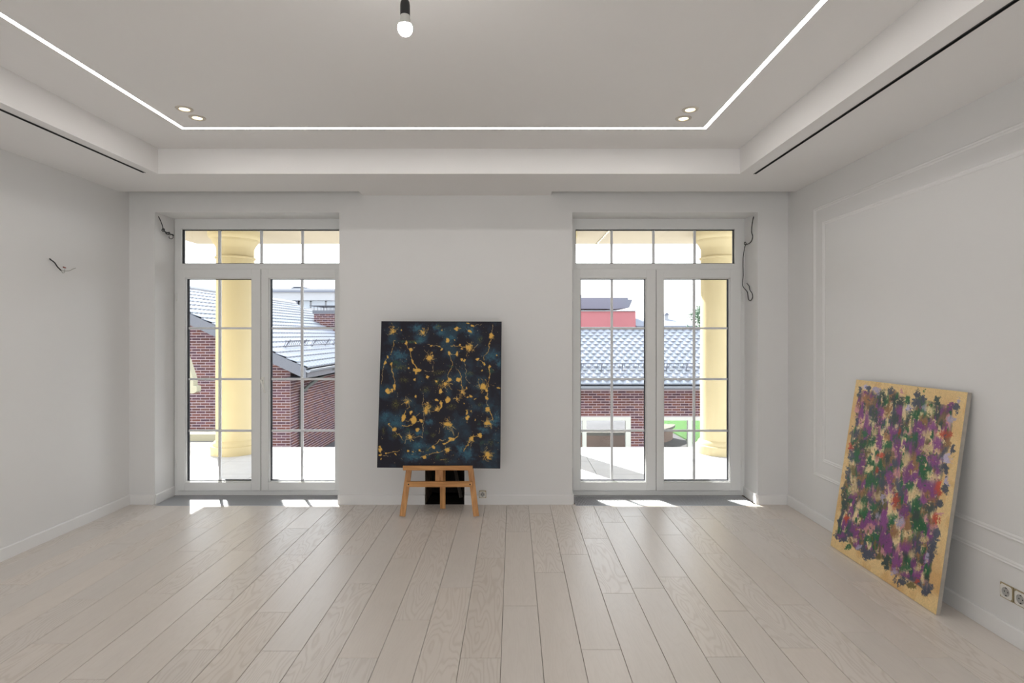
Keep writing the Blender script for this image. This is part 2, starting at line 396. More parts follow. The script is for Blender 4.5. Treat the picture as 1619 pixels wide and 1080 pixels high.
# ---- french windows
def french(n, sx, handles):
    yf, yk = 5.315, 5.385
    def B(x0, x1, z0, z1, y0=yf, y1=yk, mb=None): return (mb or MB()).box(x0+sx, x1+sx, y0, y1, z0, z1)
    fr = MB(); o0, o1 = .525, 2.163
    B(o0, .5846, 0, WT, mb=fr); B(2.073, o1, 0, WT, mb=fr)
    B(.5846, 2.073, 2.49, WT, mb=fr); B(.5846, 2.073, 2.10, 2.156, mb=fr); B(.5846, 2.073, 0, .041, mb=fr)
    # glazing beads of the top light
    for a in ((.5846, 2.073, 2.483, 2.49), (.5846, 2.073, 2.156, 2.163)): B(*a, yf+.004, yf+.03, fr)
    root = struct(fr.build('window_%d' % n, M['pvc']))
    def pane(x0, x1, z0, z1, par, mx, mz):
        B(x0, x1, z0, z1, 5.350, 5.354).build('glass_pane', M['glass'], par)
        g = MB(); t = .006
        for a in ((x0, x0+t, z0, z1), (x1-t, x1, z0, z1), (x0+t, x1-t, z0, z0+t), (x0+t, x1-t, z1-t, z1)):
            B(*a, 5.338, 5.350, g); B(*a, 5.354, 5.368, g)
        g.build('gasket', M['gasket'], par)
        for x in mx: 
            mb = MB(); B(x-.0105, x+.0105, z0+t, z1-t, 5.342, 5.3498, mb); B(x-.0105, x+.0105, z0+t, z1-t, 5.3542, 5.362, mb); mb.build('muntin', M['muntin'], par)
        xs = [x0+t]+list(mx)+[x1-t]
        for z in mz:
            mb = MB()
            for i in range(len(xs)-1):
                a = xs[i]+(.0105 if i else 0); b = xs[i+1]-(.0105 if i < len(xs)-2 else 0)
                B(a, b, z-.0095, z+.0095, 5.343, 5.3498, mb); B(a, b, z-.0095, z+.0095, 5.3542, 5.361, mb)
            mb.build('muntin', M['muntin'], par)
    pane(.5846, 2.073, 2.163, 2.483, root, (.927, 1.32, 1.707), ())
    for j, (a, b, g0, g1, mx) in enumerate(((.556, 1.332, .626, 1.246, .929), (1.337, 2.125, 1.4055, 2.0256, 1.7015))):
        s = MB(); zb, zt, gz0, gz1 = .045, 2.112, .124, 2.026; ys = yf-.013
        for q in ((a, g0, zb, zt), (g1, b, zb, zt), (g0, g1, zb, gz0), (g0, g1, gz1, zt)): B(*q, ys, yk-.004, s)
        # bevelled beads
        t = .012
        for q in ((g0, g0+t*.5, gz0, gz1), (g1-t*.5, g1, gz0, gz1), (g0, g1, gz0, gz0+t*.5), (g0, g1, gz1-t*.5, gz1)): B(*q, ys+.012, ys+.034, s)
        sh = s.build('sash', M['pvc'], root)
        bv = sh.modifiers.new('bevel', 'BEVEL'); bv.width = .002; bv.segments = 1
        pane(g0+.006, g1-.006, gz0+.006, gz1-.006, sh, (mx,), (1.559, 1.081, .5965))
        if j == 1 and handles:
            h = MB(); hx = 1.355+sx; hz = 1.075
            h.box(hx-.013, hx+.013, ys-.008, ys, hz-.04, hz+.03)
            h.lathe([(.009, 0), (.009, -.035)], hx, ys-.008, hz, 16, 'y')
            h.tube(smooth_path([(hx, ys-.043, hz), (hx+.012, ys-.046, hz-.03), (hx+.038, ys-.044, hz-.115)]), .0085, 10)
            hd = h.build('handle', M['handle'], sh, True); hd['label'] = 'off-white lever handle'
        # hinges on outer stile
        for hz in (.30, 1.85):
            hx = (a-.006 if j == 0 else b+.006)+sx
            MB().lathe([(.007, -.04), (.007, .04)], hx, ys-.001, hz, 12).build('hinge', M['pvc'], sh, True)
    B(1.3322, 1.3368, .05, 2.105, yf-.006, yk-.006).build('gasket', M['gasket'], root)
    # metal sill strip outside
    MB().box(o0+sx, o1+sx, yk, YO+.02, 0, .012).build('threshold', M['alu'], root)
    return root
french(1, -3.683, True); french(2, 0.0, False)

# ---- convector grilles
def grille(fx, label):
    t = thing('floor_grille', label, 'floor grille', ((fx[0]+fx[1])/2, 5.15, 0), 'convector grilles at the windows')
    a, b = fx; y0, y1 = GY, 5.302
    f = MB(); f.box(a, b, y0, y0+.006, -.09, .001); f.box(a, b, y1-.006, y1, -.09, .001)
    f.box(a, a+.006, y0+.006, y1-.006, -.09, .001); f.box(b-.006, b, y0+.006, y1-.006, -.09, .001); f.build('frame', M['alu'], t)
    MB().box(a+.006, b-.006, y0+.006, y1-.006, -.095, -.085).build('trough', M['dark'], t)
    s = MB(); x = a+.012
    while x < b-.010: s.box(x, x+.0055, y0+.006, y1-.006, -.018, -.0005); x += .0138
    stuff(s.build('slats', M['alu'], t, fix=False))
    for yy in (y0+.10, y0+.21): MB().box(a+.006, b-.006, yy, yy+.007, -.022, -.018).build('cross_rod', M['alu'], t)
grille(FX, 'metal slatted floor grille below the left french window'); grille(FX2, 'metal slatted floor grille below the right french window')

# ---- ceiling LED strip (one rectangle), tracks, downlights, bulb
t = thing('linear_light', 'white glowing LED line recessed around the raised ceiling tray', 'light strip', (-.47, 1.5, ZU))
sx0, sx1, sy0, sy1, sw = -2.288, 1.335, -1.1, 3.937, .026
for q in ((sx0, sx1, sy1-sw, sy1), (sx0, sx1, sy0, sy0+sw), (sx0, sx0+sw, sy0+sw, sy1-sw), (sx1-sw, sx1, sy0+sw, sy1-sw)):
    MB().box(*q, ZU-.0015, ZU-.0001).build('diffuser', M['led'], t)
fr = MB(); e = .003
for q in ((sx0-e, sx1+e, sy1, sy1+e), (sx0+sw, sx1-sw, sy1-sw-e, sy1-sw), (sx0-e, sx0, sy0, sy1), (sx1, sx1+e, sy0, sy1), (sx0+sw, sx0+sw+e, sy0+sw, sy1-sw-e), (sx1-sw-e, sx1-sw, sy0+sw, sy1-sw-e)):
    fr.box(*q, ZU-.002, ZU-.0001)
fr.build('profile', M['trim'], t)
def track(x, y1, label):
    t = thing('ceiling_track', label, 'ceiling track', (x, 1.5, ZL), 'black linear slots in the low ceiling')
    w2 = .010; y0 = -1.6
    m = MB(); m.box(x-w2, x-w2+.003, y0, y1, ZL-.003, ZL); m.box(x+w2-.003, x+w2, y0, y1, ZL-.003, ZL); m.build('rail', M['black'], t)
    MB().box(x-w2+.003, x+w2-.003, y0, y1, ZL-.001, ZL+.01).build('slot', M['dark'], t)
track(-2.80, 4.324, 'thin black track slot in the low ceiling near the left wall')
track(1.850, 4.357, 'thin black track slot in the low ceiling near the right wall')
def downlight(x, y, label):
    t = thing('downlight', label, 'downlight', (x, y, ZU), 'recessed downlights in the tray corners')
    MB().lathe([(.030, -.001), (.032, -.006), (.048, -.006), (.052, -.001), (.052, .004), (.030, .004)], x, y, ZU, 32, cap=False).build('bezel', M['ring'], t, True)
    MB().lathe([(.0305, -.0015), (.0305, .004)], x, y, ZU, 28).build('lens', M['down'], t)
downlight(-2.07, 3.587, 'small warm downlight at the left tray corner, nearer to the camera')
downlight(-2.07, 3.734, 'small warm downlight at the left tray corner, nearer to the windows')
downlight(1.12, 3.597, 'small warm downlight at the right tray corner, nearer to the camera')
downlight(1.122, 3.745, 'small warm downlight at the right tray corner, nearer to the windows')
bx, by, bz = P(640.5, 45, 2.08)
t = thing('bare_bulb', 'bare glowing bulb hanging in a black lampholder from the ceiling', 'lamp', (bx, by, ZU))
MB().lathe([(.0, -.028), (.009, -.0265), (.017, -.0215), (.0235, -.013), (.0268, -.002), (.0262, .006), (.0245, .011)], bx, by, bz, 32, cap=False).build('bulb', M['bulb'], t, True)
MB().lathe([(.0245, .011), (.0205, .022), (.0180, .036), (.0170, .055)], bx, by, bz, 24).build('collar', M['bulbbase'], t, True)
MB().lathe([(.0168, .046), (.0178, .047), (.0175, .085), (.016, .096), (.011, .104), (.005, .108)], bx, by, bz, 24).build('lampholder', M['black'], t, True)
MB().tube(smooth_path([(bx, by, bz+.105), (bx+.004, by, bz+.16), (bx-.002, by+.003, bz+.22), (bx, by, ZU+.002)]), .0032).build('cord', M['cable'], t, True)

# ---- loose cables
def wallX(px, py, X): Y = X*F/(px-VX); return Vector((X, Y, CH-(py-VY)*Y/F))
t = thing('loose_cable', 'short dark cable stub with bare cores sticking out of the left wall', 'cable', tuple(wallX(80, 410, XL)))
pts = [wallX(78.5, 409, XL-.004), wallX(80, 410.5, XL+.012), wallX(86, 415, XL+.02), wallX(91, 422, XL+.025), wallX(96.5, 427.5, XL+.028)]
MB().tube(smooth_path(pts), .0045).build('sheath', M['cable'], t, True)
pts = [wallX(96.5, 427.5, XL+.028), wallX(102, 428.5, XL+.03), wallX(110, 428, XL+.032), wallX(115, 425.5, XL+.034), wallX(119.5, 424, XL+.036)]
MB().tube(smooth_path(pts), .0022).build('core', M['cablet'], t, True)
pts = [wallX(97, 428, XL+.03), wallX(99, 431.5, XL+.034), wallX(101.5, 431, XL+.034), wallX(102.5, 427, XL+.032), wallX(102.5, 424.5, XL+.032)]
MB().tube(smooth_path(pts), .0016).build('core', M['cablet'], t, True)
MB().tube([wallX(100, 422.3, XL+.032), wallX(103.8, 423.6, XL+.032)], .0045).build('end_cap', M['cabler'], t, True)
X1 = W1[0]+.006
t = thing('loose_cable', 'knotted dark cable bundle hanging in the upper left window reveal', 'cable', tuple(wallX(252, 344, W1[0])))
pts = [wallX(250, 342, W1[0]-.002), wallX(252, 345, X1), wallX(255, 352, X1+.006), wallX(257.5, 360, X1+.01), wallX(256, 364, X1+.012), wallX(258.5, 366, X1+.014), wallX(260, 362.5, X1+.016), wallX(257.5, 361.5, X1+.018),
       wallX(261, 366, X1+.016), wallX(268, 369.5, X1+.018), wallX(274, 371, X1+.02)]
MB().tube(smooth_path(pts), .0038).build('sheath', M['cable'], t, True)
pts = [wallX(258, 363, X1+.02), wallX(262, 367.5, X1+.022), wallX(268, 367.5, X1+.024), wallX(266, 371, X1+.024), wallX(262, 368.5, X1+.022), wallX(267, 369, X1+.028), wallX(274.5, 372.5, X1+.03)]
MB().tube(smooth_path(pts), .0042).build('coil', M['cable'], t, True)
pts = [wallX(267, 371, X1+.022)]+[wallX(270.5+3.3*math.cos(a), 374.5+3.3*math.sin(a), X1+.024) for a in [x*.7-2.2 for x in range(9)]]
MB().tube(smooth_path(pts, 3), .0028).build('coil', M['cable'], t, True)
t = thing('loose_cable', 'long dark cable with a loop hanging in the right window reveal', 'cable', (2.16, 5.1, 2.3))
def PR(px, py):     # reveal plane; the cable swings off it in front of the frame
    Y = min((W2[1]-.006)*F/(px-VX), 5.285); return P(px, py, Y)
pts = [(2.166, 5.12, 2.54)]+[PR(1130+a/7.2, 330+b/7.2) for a, b in ((440,95),(422,200),(420,270),(432,320),(410,380),(360,408),(335,400),(345,380),(357,400),(345,425),(325,540),(322,640),(324,760),(318,865),(335,905),(368,945),(378,1000),(385,1035),(410,1045),(430,1010),(425,965),(400,925),(390,880),(365,850))]
MB().tube(smooth_path(pts, 5), .0036).build('sheath', M['cable'], t, True)

# ---- sockets
def socket(o3, ux, n, label, s=.036, trim=True):   # ux in-wall horizontal axis, n normal into room
    o3 = Vector(o3); ux = Vector(ux); n = Vector(n); uz = Vector((0, 0, 1))
    t = thing('power_socket', label, 'socket', tuple(o3), 'white wall sockets')
    mtx = Matrix((( ux.x, uz.x, n.x, o3.x), (ux.y, uz.y, n.y, o3.y), (ux.z, uz.z, n.z, o3.z), (0, 0, 0, 1)))
    def bx(mb, *a): return mb.box(*a, m=mtx)
    bx(MB(), -s, s, -s, s, 0, .007).build('plate', M['socktrim' if trim else 'sock'], t)
    i = s-.004; p = MB()
    n_ = 24; r = s*.62; h = .0105
    # cover with a round hole
    sq = []
    for k in range(n_):
        a = 2*PI*(k+.5)/n_; c, s_ = math.cos(a), math.sin(a); q = max(abs(c), abs(s_)); sq.append((c/q*i, s_/q*i))
    pts = [mtx @ Vector((x, y, .0072)) for x, y in sq]+[mtx @ Vector((x*.97, y*.97, h)) for x, y in sq]
    pts += [mtx @ Vector((r*math.cos(2*PI*(k+.5)/n_), r*math.sin(2*PI*(k+.5)/n_), h)) for k in range(n_)]
    fs = []
    for k in range(n_):
        j = (k+1) % n_; fs += [(k, j, n_+j, n_+k), (n_+k, n_+j, 2*n_+j, 2*n_+k)]
    p.poly(pts, fs).build('cover', M['sock'], t)
    w_ = MB(); pts = [mtx @ Vector((r*math.cos(2*PI*(k+.5)/n_), r*math.sin(2*PI*(k+.5)/n_), z)) for z in (h, .0075) for k in range(n_)]
    w_.poly(pts, [tuple(range(n_, 2*n_))]+[(k, (k+1) % n_, n_+(k+1) % n_, n_+k) for k in range(n_)]).build('well', M['sockin'], t)
    ho = MB()
    for q in (-.0095, .0095): bx(ho, q-.0026, q+.0026, -.0026, .0026, .0075, .0082)
    bx(ho, -.003, .003, r-.006, r-.001, .0075, .010); bx(ho, -.003, .003, -r+.001, -r+.006, .0075, .010)
    ho.build('contacts', M['black'], t)
socket((XR, 2.796, .236), (0, -1, 0), (-1, 0, 0), 'white square socket low on the right wall, nearer to the leaning painting')
socket((XR, 2.7155, .236), (0, -1, 0), (-1, 0, 0), 'white square socket low on the right wall, cut by the picture edge')
socket((-.267, YB-.014, .0935), (1, 0, 0), (0, -1, 0), 'small white socket on the baseboard to the right of the easel', .031, True)

# ================================================================ paintings
def vnoise(x, y, seed, octv=4):
    out = np.zeros_like(x); amp = 1; tot = 0
    rs_ = np.random.RandomState(seed)
    for o in range(octv):
        g = rs_.rand(64, 64); xi = np.floor(x).astype(int); yi = np.floor(y).astype(int)
        fx = x-xi; fy = y-yi; fx = fx*fx*(3-2*fx); fy = fy*fy*(3-2*fy)
        G = lambda a, b: g[a % 64, b % 64]
        out += amp*((G(xi, yi)*(1-fx)+G(xi+1, yi)*fx)*(1-fy)+(G(xi, yi+1)*(1-fx)+G(xi+1, yi+1)*fx)*fy)
        tot += amp; amp *= .5; x = x*2+17.3; y = y*2+5.1
    return out/tot
class Canvas:
    def __init__(s, q, nu, nv, seed):     # q: world corners TL,TR,BR,BL of the painted face
        s.q = [Vector(a) for a in q]; s.nu = nu; s.nv = nv
        u, v = np.meshgrid(np.linspace(0, 1, nu+1), np.linspace(0, 1, nv+1)); s.u = u; s.v = v
        A = np.array(q); s.W = ((1-u)*(1-v))[..., None]*A[0]+(u*(1-v))[..., None]*A[1]+(u*v)[..., None]*A[2]+((1-u)*v)[..., None]*A[3]
        s.X = VX+s.W[..., 0]/s.W[..., 1]*F; s.Y = VY-(s.W[..., 2]-CH)/s.W[..., 1]*F     # where the strokes sit, read off the photograph
        s.c = np.zeros(u.shape+(3,)); s.h = np.zeros(u.shape); s.rs = np.random.RandomState(seed)
        s.wx = (vnoise(s.X*.22+4, s.Y*.22, seed+7)-.5); s.wy = (vnoise(s.X*.22, s.Y*.22+8, seed+8)-.5); s.wa = 5.0
        s.n1 = vnoise(s.X*.35, s.Y*.35, seed)-.5; s.n2 = vnoise(s.X*1.1, s.Y*1.1, seed+1)-.5; s.n3 = vnoise(s.X*2.3+9, s.Y*.6, seed+2)-.5
    def paint(s, mask, col, h=0):
        m = np.clip(mask, 0, 1)[..., None]; s.c[:] = s.c*(1-m)+np.array(col)*m
        if h: s.h[:] = np.maximum(s.h, np.clip(mask, 0, 1)*h)
    def blob(s, x, y, rx, ry=None, ang=0, col=None, amp=.5, soft=.15, a=1, h=0):
        ry = rx if ry is None else ry; R_ = max(rx, ry)*2.2+1
        b = (np.abs(s.X-x) < R_) & (np.abs(s.Y-y) < R_)
        if not b.any(): return
        ca, sa = math.cos(math.radians(ang)), math.sin(math.radians(ang))
        dx = s.X+s.wx*s.wa-x; dy = s.Y+s.wy*s.wa-y
        d = np.sqrt(((dx*ca+dy*sa)/rx)**2+((-dx*sa+dy*ca)/ry)**2)+amp*(s.n1+s.n2)
        s.paint(np.where(b, np.clip((1-d)/soft, 0, 1)*a, 0), col, h)
    def line(s, pts, w, col, amp=.6, a=1, h=0, brk=0):
        D = np.full(s.X.shape, 1e9)
        for (x0, y0), (x1, y1) in zip(pts[:-1], pts[1:]):
            dx, dy = x1-x0, y1-y0; L2 = dx*dx+dy*dy+1e-9
            Xw = s.X+s.wx*s.wa; Yw_ = s.Y+s.wy*s.wa
            tt = np.clip(((Xw-x0)*dx+(Yw_-y0)*dy)/L2, 0, 1)
            D = np.minimum(D, np.hypot(Xw-x0-tt*dx, Yw_-y0-tt*dy))
        m = np.clip((w/2*(1+amp*3*s.n1)-D)/.35+.5, 0, 1)*a
        if brk: m = m*(s.n2 > -brk)
        s.paint(m, col, h)
    def build(s, name, parent, dark, thick, sidemat, lin=True):
        c = s.c/255.0; c = np.clip(c, 0, 1); c = np.where(c <= .04045, c/12.92, ((c+.055)/1.055)**2.4)
        n = (s.q[1]-s.q[0]).cross(s.q[3]-s.q[0]).normalized()      # points away from viewer or to it
        if n.dot(s.q[0]-Vector((0, 0, CH))) > 0: n = -n
        W = s.W+np.array(n)*s.h[..., None]
        me = bpy.data.meshes.new(name); nv = W.shape[0]*W.shape[1]
        idx = np.arange(nv).reshape(W.shape[:2])
        fq = np.stack([idx[:-1, :-1], idx[1:, :-1], idx[1:, 1:], idx[:-1, 1:]], -1).reshape(-1, 4)
        me.vertices.add(nv); me.vertices.foreach_set('co', W.reshape(-1).astype(np.float32))
        me.loops.add(fq.size); me.loops.foreach_set('vertex_index', fq.reshape(-1).astype(np.int32))
        me.polygons.add(len(fq)); me.polygons.foreach_set('loop_start', np.arange(0, fq.size, 4, dtype=np.int32))
        me.update(calc_edges=True); me.polygons.foreach_set('use_smooth', np.ones(len(fq), bool))
        at = me.color_attributes.new('paint', 'FLOAT_COLOR', 'POINT')
        at.data.foreach_set('color', np.concatenate([c, np.ones(c.shape[:2]+(1,))], -1).reshape(-1).astype(np.float32))
        me.materials.append(M['paint']); o = bpy.data.objects.new(name, me); C.objects.link(o)
        o.parent = parent; o.matrix_parent_inverse = Matrix.Translation(-parent.location)
        q = [p-n*.0004 for p in s.q]; k = [p-n*thick for p in s.q]
        MB().poly(q+k, [(0,1,2,3), (7,6,5,4), (0,1,5,4), (1,2,6,5), (2,3,7,6), (3,0,4,7)]).build('canvas', sidemat, parent)
        return o

# --- painting on the easel
yb, yt = 4.66, 4.785
q1 = [tuple(P(603, 508, yt)), tuple(P(793, 508.5, yt)), tuple(P(791, 741, yb)), tuple(P(596, 739.5, yb))]
t = thing('abstract_painting', 'dark navy and teal abstract canvas with gold splatters on the easel', 'painting', (-.6, 4.66, .41))
cv = Canvas(q1, 330, 400, 3)
cv.c[:] = (17, 14, 31)
big = vnoise(cv.X*.045+3, cv.Y*.045, 11)
for lo, col, a in ((.46, (34, 56, 70), .6), (.58, (38, 70, 86), .6)): cv.paint(np.clip((big-lo)/.1, 0, 1)*a, col)
cv.paint(np.clip((vnoise(cv.X*.08, cv.Y*.08+9, 12)-.56)/.08, 0, 1)*.5, (20, 14, 26))
s8 = 8.64; OA = {'A': (590, 500), 'B': (690, 500), 'C': (590, 620), 'D': (690, 620)}
def pt(k, x, y): return (OA[k][0]+x/s8, OA[k][1]+y/s8)
teal = {'A': [(600,160,130,80),(340,540,190,110),(650,330,110,60),(860,150,80,60)], 'B': [(470,200,130,100),(740,540,150,120),(860,650,60,90),(200,300,90,60),(60,230,80,60)],
        'C': [(170,330,90,100),(620,730,140,80),(560,880,220,80),(330,420,160,120),(770,400,80,60),(620,560,80,60)], 'D': [(430,850,130,130),(820,360,80,120),(650,520,110,60),(330,780,70,110),(760,420,120,80)]}
for k, L_ in teal.items():
    for (x, y, rx, ry) in L_:
        X_, Y_ = pt(k, x, y); cv.blob(X_, Y_, rx*1.15/s8, ry*1.15/s8, 0, (40, 80, 100), .8, .9, .85)
        cv.blob(X_, Y_, rx*.7/s8, ry*.7/s8, 0, (62, 112, 128), 1.2, .9, .6)
green = {'A': [(300,640,80,40),(390,340,60,30),(520,350,70,25)], 'B': [(200,690,60,30),(740,760,50,60)], 'C': [(480,520,60,30),(720,560,50,40)], 'D': [(580,430,40,50),(620,700,60,40),(20,900,60,60)]}
for k, L_ in green.items():
    for (x, y, rx, ry) in L_: X_, Y_ = pt(k, x, y); cv.blob(X_, Y_, rx/s8, ry/s8, 0, (44, 84, 66), 1.2, .8, .7)
# woven streaks
cv.c *= (1+.45*cv.n3+.35*cv.n2)[..., None]
GO = (226, 178, 84); GL = (206, 176, 120); OL = (120, 118, 48)
def olive(k, x, y, rx, ry):
    X_, Y_ = pt(k, x, y); d = np.hypot((cv.X-X_)/(rx/s8), (cv.Y-Y_)/(ry/s8))
    cv.paint(np.clip(1.2-d, 0, 1)*(cv.n2 > .02)*.75, OL)
def burst(k, x, y, r, n=30):
    X_, Y_ = pt(k, x, y); r /= s8
    for i in range(n):
        a = cv.rs.rand()*2*PI; l = r*(.3+.8*cv.rs.rand()**1.6); a2 = a+(cv.rs.rand()-.5)*.5
        x0 = X_+cv.rs.randn()*r*.27; y0 = Y_+cv.rs.randn()*r*.27
        gc = (GO, (238, 200, 116), (206, 156, 70))[cv.rs.randint(3)]
        cv.line([(x0, y0), (x0+math.cos(a)*l*.5, y0+math.sin(a)*l*.5), (x0+math.cos(a2)*l, y0+math.sin(a2)*l)], (.3+.45*cv.rs.rand()), gc, .9, .8, .0008)
    cv.blob(X_, Y_, r*.30, r*.26, 0, GO, 2.2, .4, 1, .001)
for k, *a in (('A',370,700,120,35),('A',420,870,80,50),('A',720,1000,70,50),('A',870,780,90,28),('B',460,780,60,30),('B',600,320,40,50),('B',60,760,80,30),('B',20,900,80,60),('C',310,170,70,80),('C',820,590,50,40),('C',740,790,28,28),('C',140,530,28,60),('C',300,590,50,50),('D',130,930,45,40),('D',210,200,90,50),('D',740,690,40,40),('A',560,350,100,25),('D',600,170,40,30),('A',885,150,45,25),('B',30,140,50,30),('C',750,210,90,50)): olive(k, *a)
for k, *a in (('A',275,205,80),('A',680,220,70),('A',775,565,80),('B',640,960,110),('B',450,425,80),('B',350,1040,60),('B',120,920,95),('C',470,130,60),('C',750,210,80),('C',500,620,75),('C',870,230,60),('D',280,95,45),('D',700,420,95),('D',150,440,115),('D',140,790,50),('D',490,650,50),('D',700,870,100)): burst(k, *a)
lines = [('A',8,(450,390),(480,430),(510,480),(525,590)),('A',22,(525,590),(570,670),(600,720)),('A',7,(295,330),(260,450),(240,520)),('A',4,(180,580),(150,680),(125,800),(115,920)),('A',9,(243,680),(280,800),(290,900),(285,980)),
 ('A',3,(690,745),(830,758)),('A',3,(820,660),(822,750)),('A',5,(740,390),(860,405),(940,440)),('A',4,(700,460),(760,530)),('A',4,(555,430),(575,415)),('B',5,(770,110),(765,180),(755,240)),('B',7,(755,310),(710,430),(705,480),(640,545),(645,600)),('B',7,(600,610),(655,650)),
 ('B',8,(722,700),(722,800),(718,890),(700,1010),(685,1075)),('B',4,(500,460),(570,375)),('B',7,(200,400),(320,415),(420,430)),('B',7,(175,520),(200,570),(222,650),(185,730),(155,850)),('B',4,(190,512),(270,515)),('B',4,(380,620),(400,700),(410,860),(455,915)),
 ('B',8,(270,720),(320,760),(335,860),(345,1000),(350,1070)),('B',8,(275,170),(340,170)),('B',3,(520,130),(610,105)),('C',5,(320,10),(340,60)),('C',5,(680,0),(685,130),(690,380),(675,560),(665,620)),('C',8,(480,160),(500,210),(465,230)),('C',14,(440,262),(425,320)),('C',11,(400,465),(480,470),(580,420)),
 ('C',8,(450,400),(520,375)),('C',6,(600,330),(635,285)),('C',5,(590,415),(640,395)),('C',6,(210,430),(245,480),(290,520),(350,580),(430,665)),('C',5,(430,710),(460,650),(540,630),(620,610),(670,615)),('C',6,(170,830),(300,820),(350,810)),('C',3,(140,870),(200,865)),('C',4,(640,805),(695,815)),
 ('C',6,(740,790),(820,748),(880,680),(945,655)),('C',6,(650,893),(740,855),(800,835),(890,825),(950,800)),('D',14,(70,180),(50,230),(10,260)),('D',8,(340,0),(355,40),(385,65)),('D',4,(690,30),(690,190)),('D',13,(720,265),(745,310),(770,380)),('D',9,(400,245),(445,245)),('D',16,(420,250),(420,300)),
 ('D',7,(422,380),(422,430)),('D',13,(110,700),(200,650),(260,610)),('D',7,(260,610),(290,600),(305,550)),('D',5,(0,700),(60,655),(120,650)),('D',5,(0,830),(100,800)),('D',8,(570,610),(500,600),(465,660),(400,750),(370,810)),('D',5,(465,650),(470,790)),('D',4,(50,500),(40,560)),('D',4,(210,480),(220,560)),('D',8,(110,920),(60,935))]
for k, wd, *ps in lines: cv.line([pt(k, *p) for p in ps], max(wd/s8*.8, .6), GO if wd > 5 else GL, .5, .95, .0008, .28 if wd < 8 else 0)
blobs = [('A',390,190,12),('A',445,365,20,35),('A',515,450,30,25),('A',600,735,62,30),('A',590,765,22,32),('A',200,555,16,22),('A',165,640,20,42),('A',243,655,18,30),('A',288,965,20,48),('A',200,1025,38,44),('A',255,1015,20,30),('A',770,575,44,34),('A',745,830,34,22),
 ('A',590,365,20,15),('A',925,195,12),('A',485,715,12),('A',565,865,18),('A',925,1025,25,45),('A',860,895,14,20),('A',790,400,22,12),('A',890,412,18,10),('A',930,450,14),('A',800,505,12),('B',155,330,36,40),('B',275,172,32,26),('B',487,128,28,20),('B',458,208,28,18),('B',430,97,16,8),('B',750,275,40,46),('B',570,590,25,22),('B',657,650,14,18),
 ('B',722,690,18,22),('B',635,965,52,45),('B',690,1020,18,25),('B',450,430,48,58),('B',30,412,20,12),('B',175,500,20,30),('B',285,520,22,40),('B',345,595,16,18),('B',383,605,15,20),('B',298,870,35,44),('B',405,985,14),('B',180,870,42,36),('B',60,1030,22,48),('B',845,982,28,9,-20),('B',825,543,14,8),('B',628,740,12,14),('B',245,333,12),('B',320,400,14),('B',350,450,14),
 ('C',205,8,38,26),('C',580,60,26,20),('C',725,260,32,52),('C',870,105,26,26),('C',520,280,20,30),('C',410,360,30,62,15),('C',552,385,50,55),('C',655,395,26,20),('C',608,512,30,26),('C',290,515,32,34,40),('C',213,435,12),('C',500,612,44,36),('C',97,780,30,45),('C',93,855,30,22),('C',103,915,15,12),('C',178,830,14),('C',308,850,12),('C',475,805,20),('C',545,812,9),('C',635,805,20),('C',820,748,24,20),('C',695,892,32,25),('C',930,170,25,50),
 ('D',155,110,33,44),('D',70,155,22,35),('D',10,100,20,20),('D',420,70,12),('D',465,60,24,22),('D',530,95,20,10,-40),('D',688,75,22,30),('D',692,242,32,45),('D',705,425,55,26),('D',422,357,25,32),('D',487,270,12),('D',150,440,64,34),('D',110,700,38,18),('D',200,640,42,28),('D',145,790,32,26),('D',20,825,18,12),('D',595,592,36,36),('D',480,630,30,20),('D',378,150,12),('D',528,380,8,14),('D',700,850,40,40)]
for k, x, y, rx, *r in blobs:
    X_, Y_ = pt(k, x, y); cv.blob(X_, Y_, max(rx/s8, 1.0), max((r[0] if r else rx)/s8, .9), r[1] if len(r) > 1 else 0, GO, .55, .3, 1, .0012)
for i in range(330):
    X_ = 600+cv.rs.rand()*190; Y_ = 512+cv.rs.rand()*224; cv.blob(X_, Y_, .35+.4*cv.rs.rand(), None, 0, GL, .1, .6, .7)
edge = np.minimum(np.minimum(cv.u, 1-cv.u), np.minimum(cv.v, 1-cv.v)); cv.paint((edge < .006)*.8, (26, 28, 38))
cv.build('painted_surface', t, True, .028, M['canvasdark'])

# --- painting leaning on the right wall
q2 = [(2.398, 3.975, 1.186), (2.398, 3.0016, 1.195), (2.258, 3.038, .003), (2.2546, 4.042, .003)]
t = thing('abstract_painting', 'colourful purple and green daubed canvas leaning against the right wall', 'painting', (2.26, 3.54, 0))
cw = Canvas(q2, 330, 400, 23); cw.wa = 9.0
u, v = cw.u, cw.v
cw.c[:] = (236, 205, 148)
big = vnoise(u*6, v*8, 31); cw.paint(np.clip((big-.45)/.25, 0, 1)*.5*(.35+.65*v), (198, 142, 84)); cw.paint(np.clip((vnoise(u*16, v*12, 33)-.6)/.1, 0, 1)*.35, (214, 168, 108))
K2 = {'S': (78, 84, 100), 'P': (134, 74, 134), 'G': (42, 100, 62), 'K': (62, 76, 72), 'O': (158, 116, 78), 'C': (240, 216, 166), 'R': (194, 78, 58), 'L': (190, 180, 208), 'N': (208, 150, 150), 'V': (112, 100, 62)}
un = vnoise(u*9, v*9, 35)-.5
inner = np.clip((np.minimum.reduce([u-.05, .925-u, v-.055, .93-v])+un*.10)/.02, 0, 1)
cw.paint(inner, (132, 108, 84))
for i, (cc, lo) in enumerate((('K', .56), ('V', .57), ('P', .60), ('G', .60), ('O', .58), ('N', .64), ('S', .62), ('C', .60), ('P', .63), ('G', .64))):
    cw.paint(inner*np.clip((vnoise(u*13+i*3.7, v*11+i*9.1, 40+i)-lo)/.03, 0, 1), K2[cc])
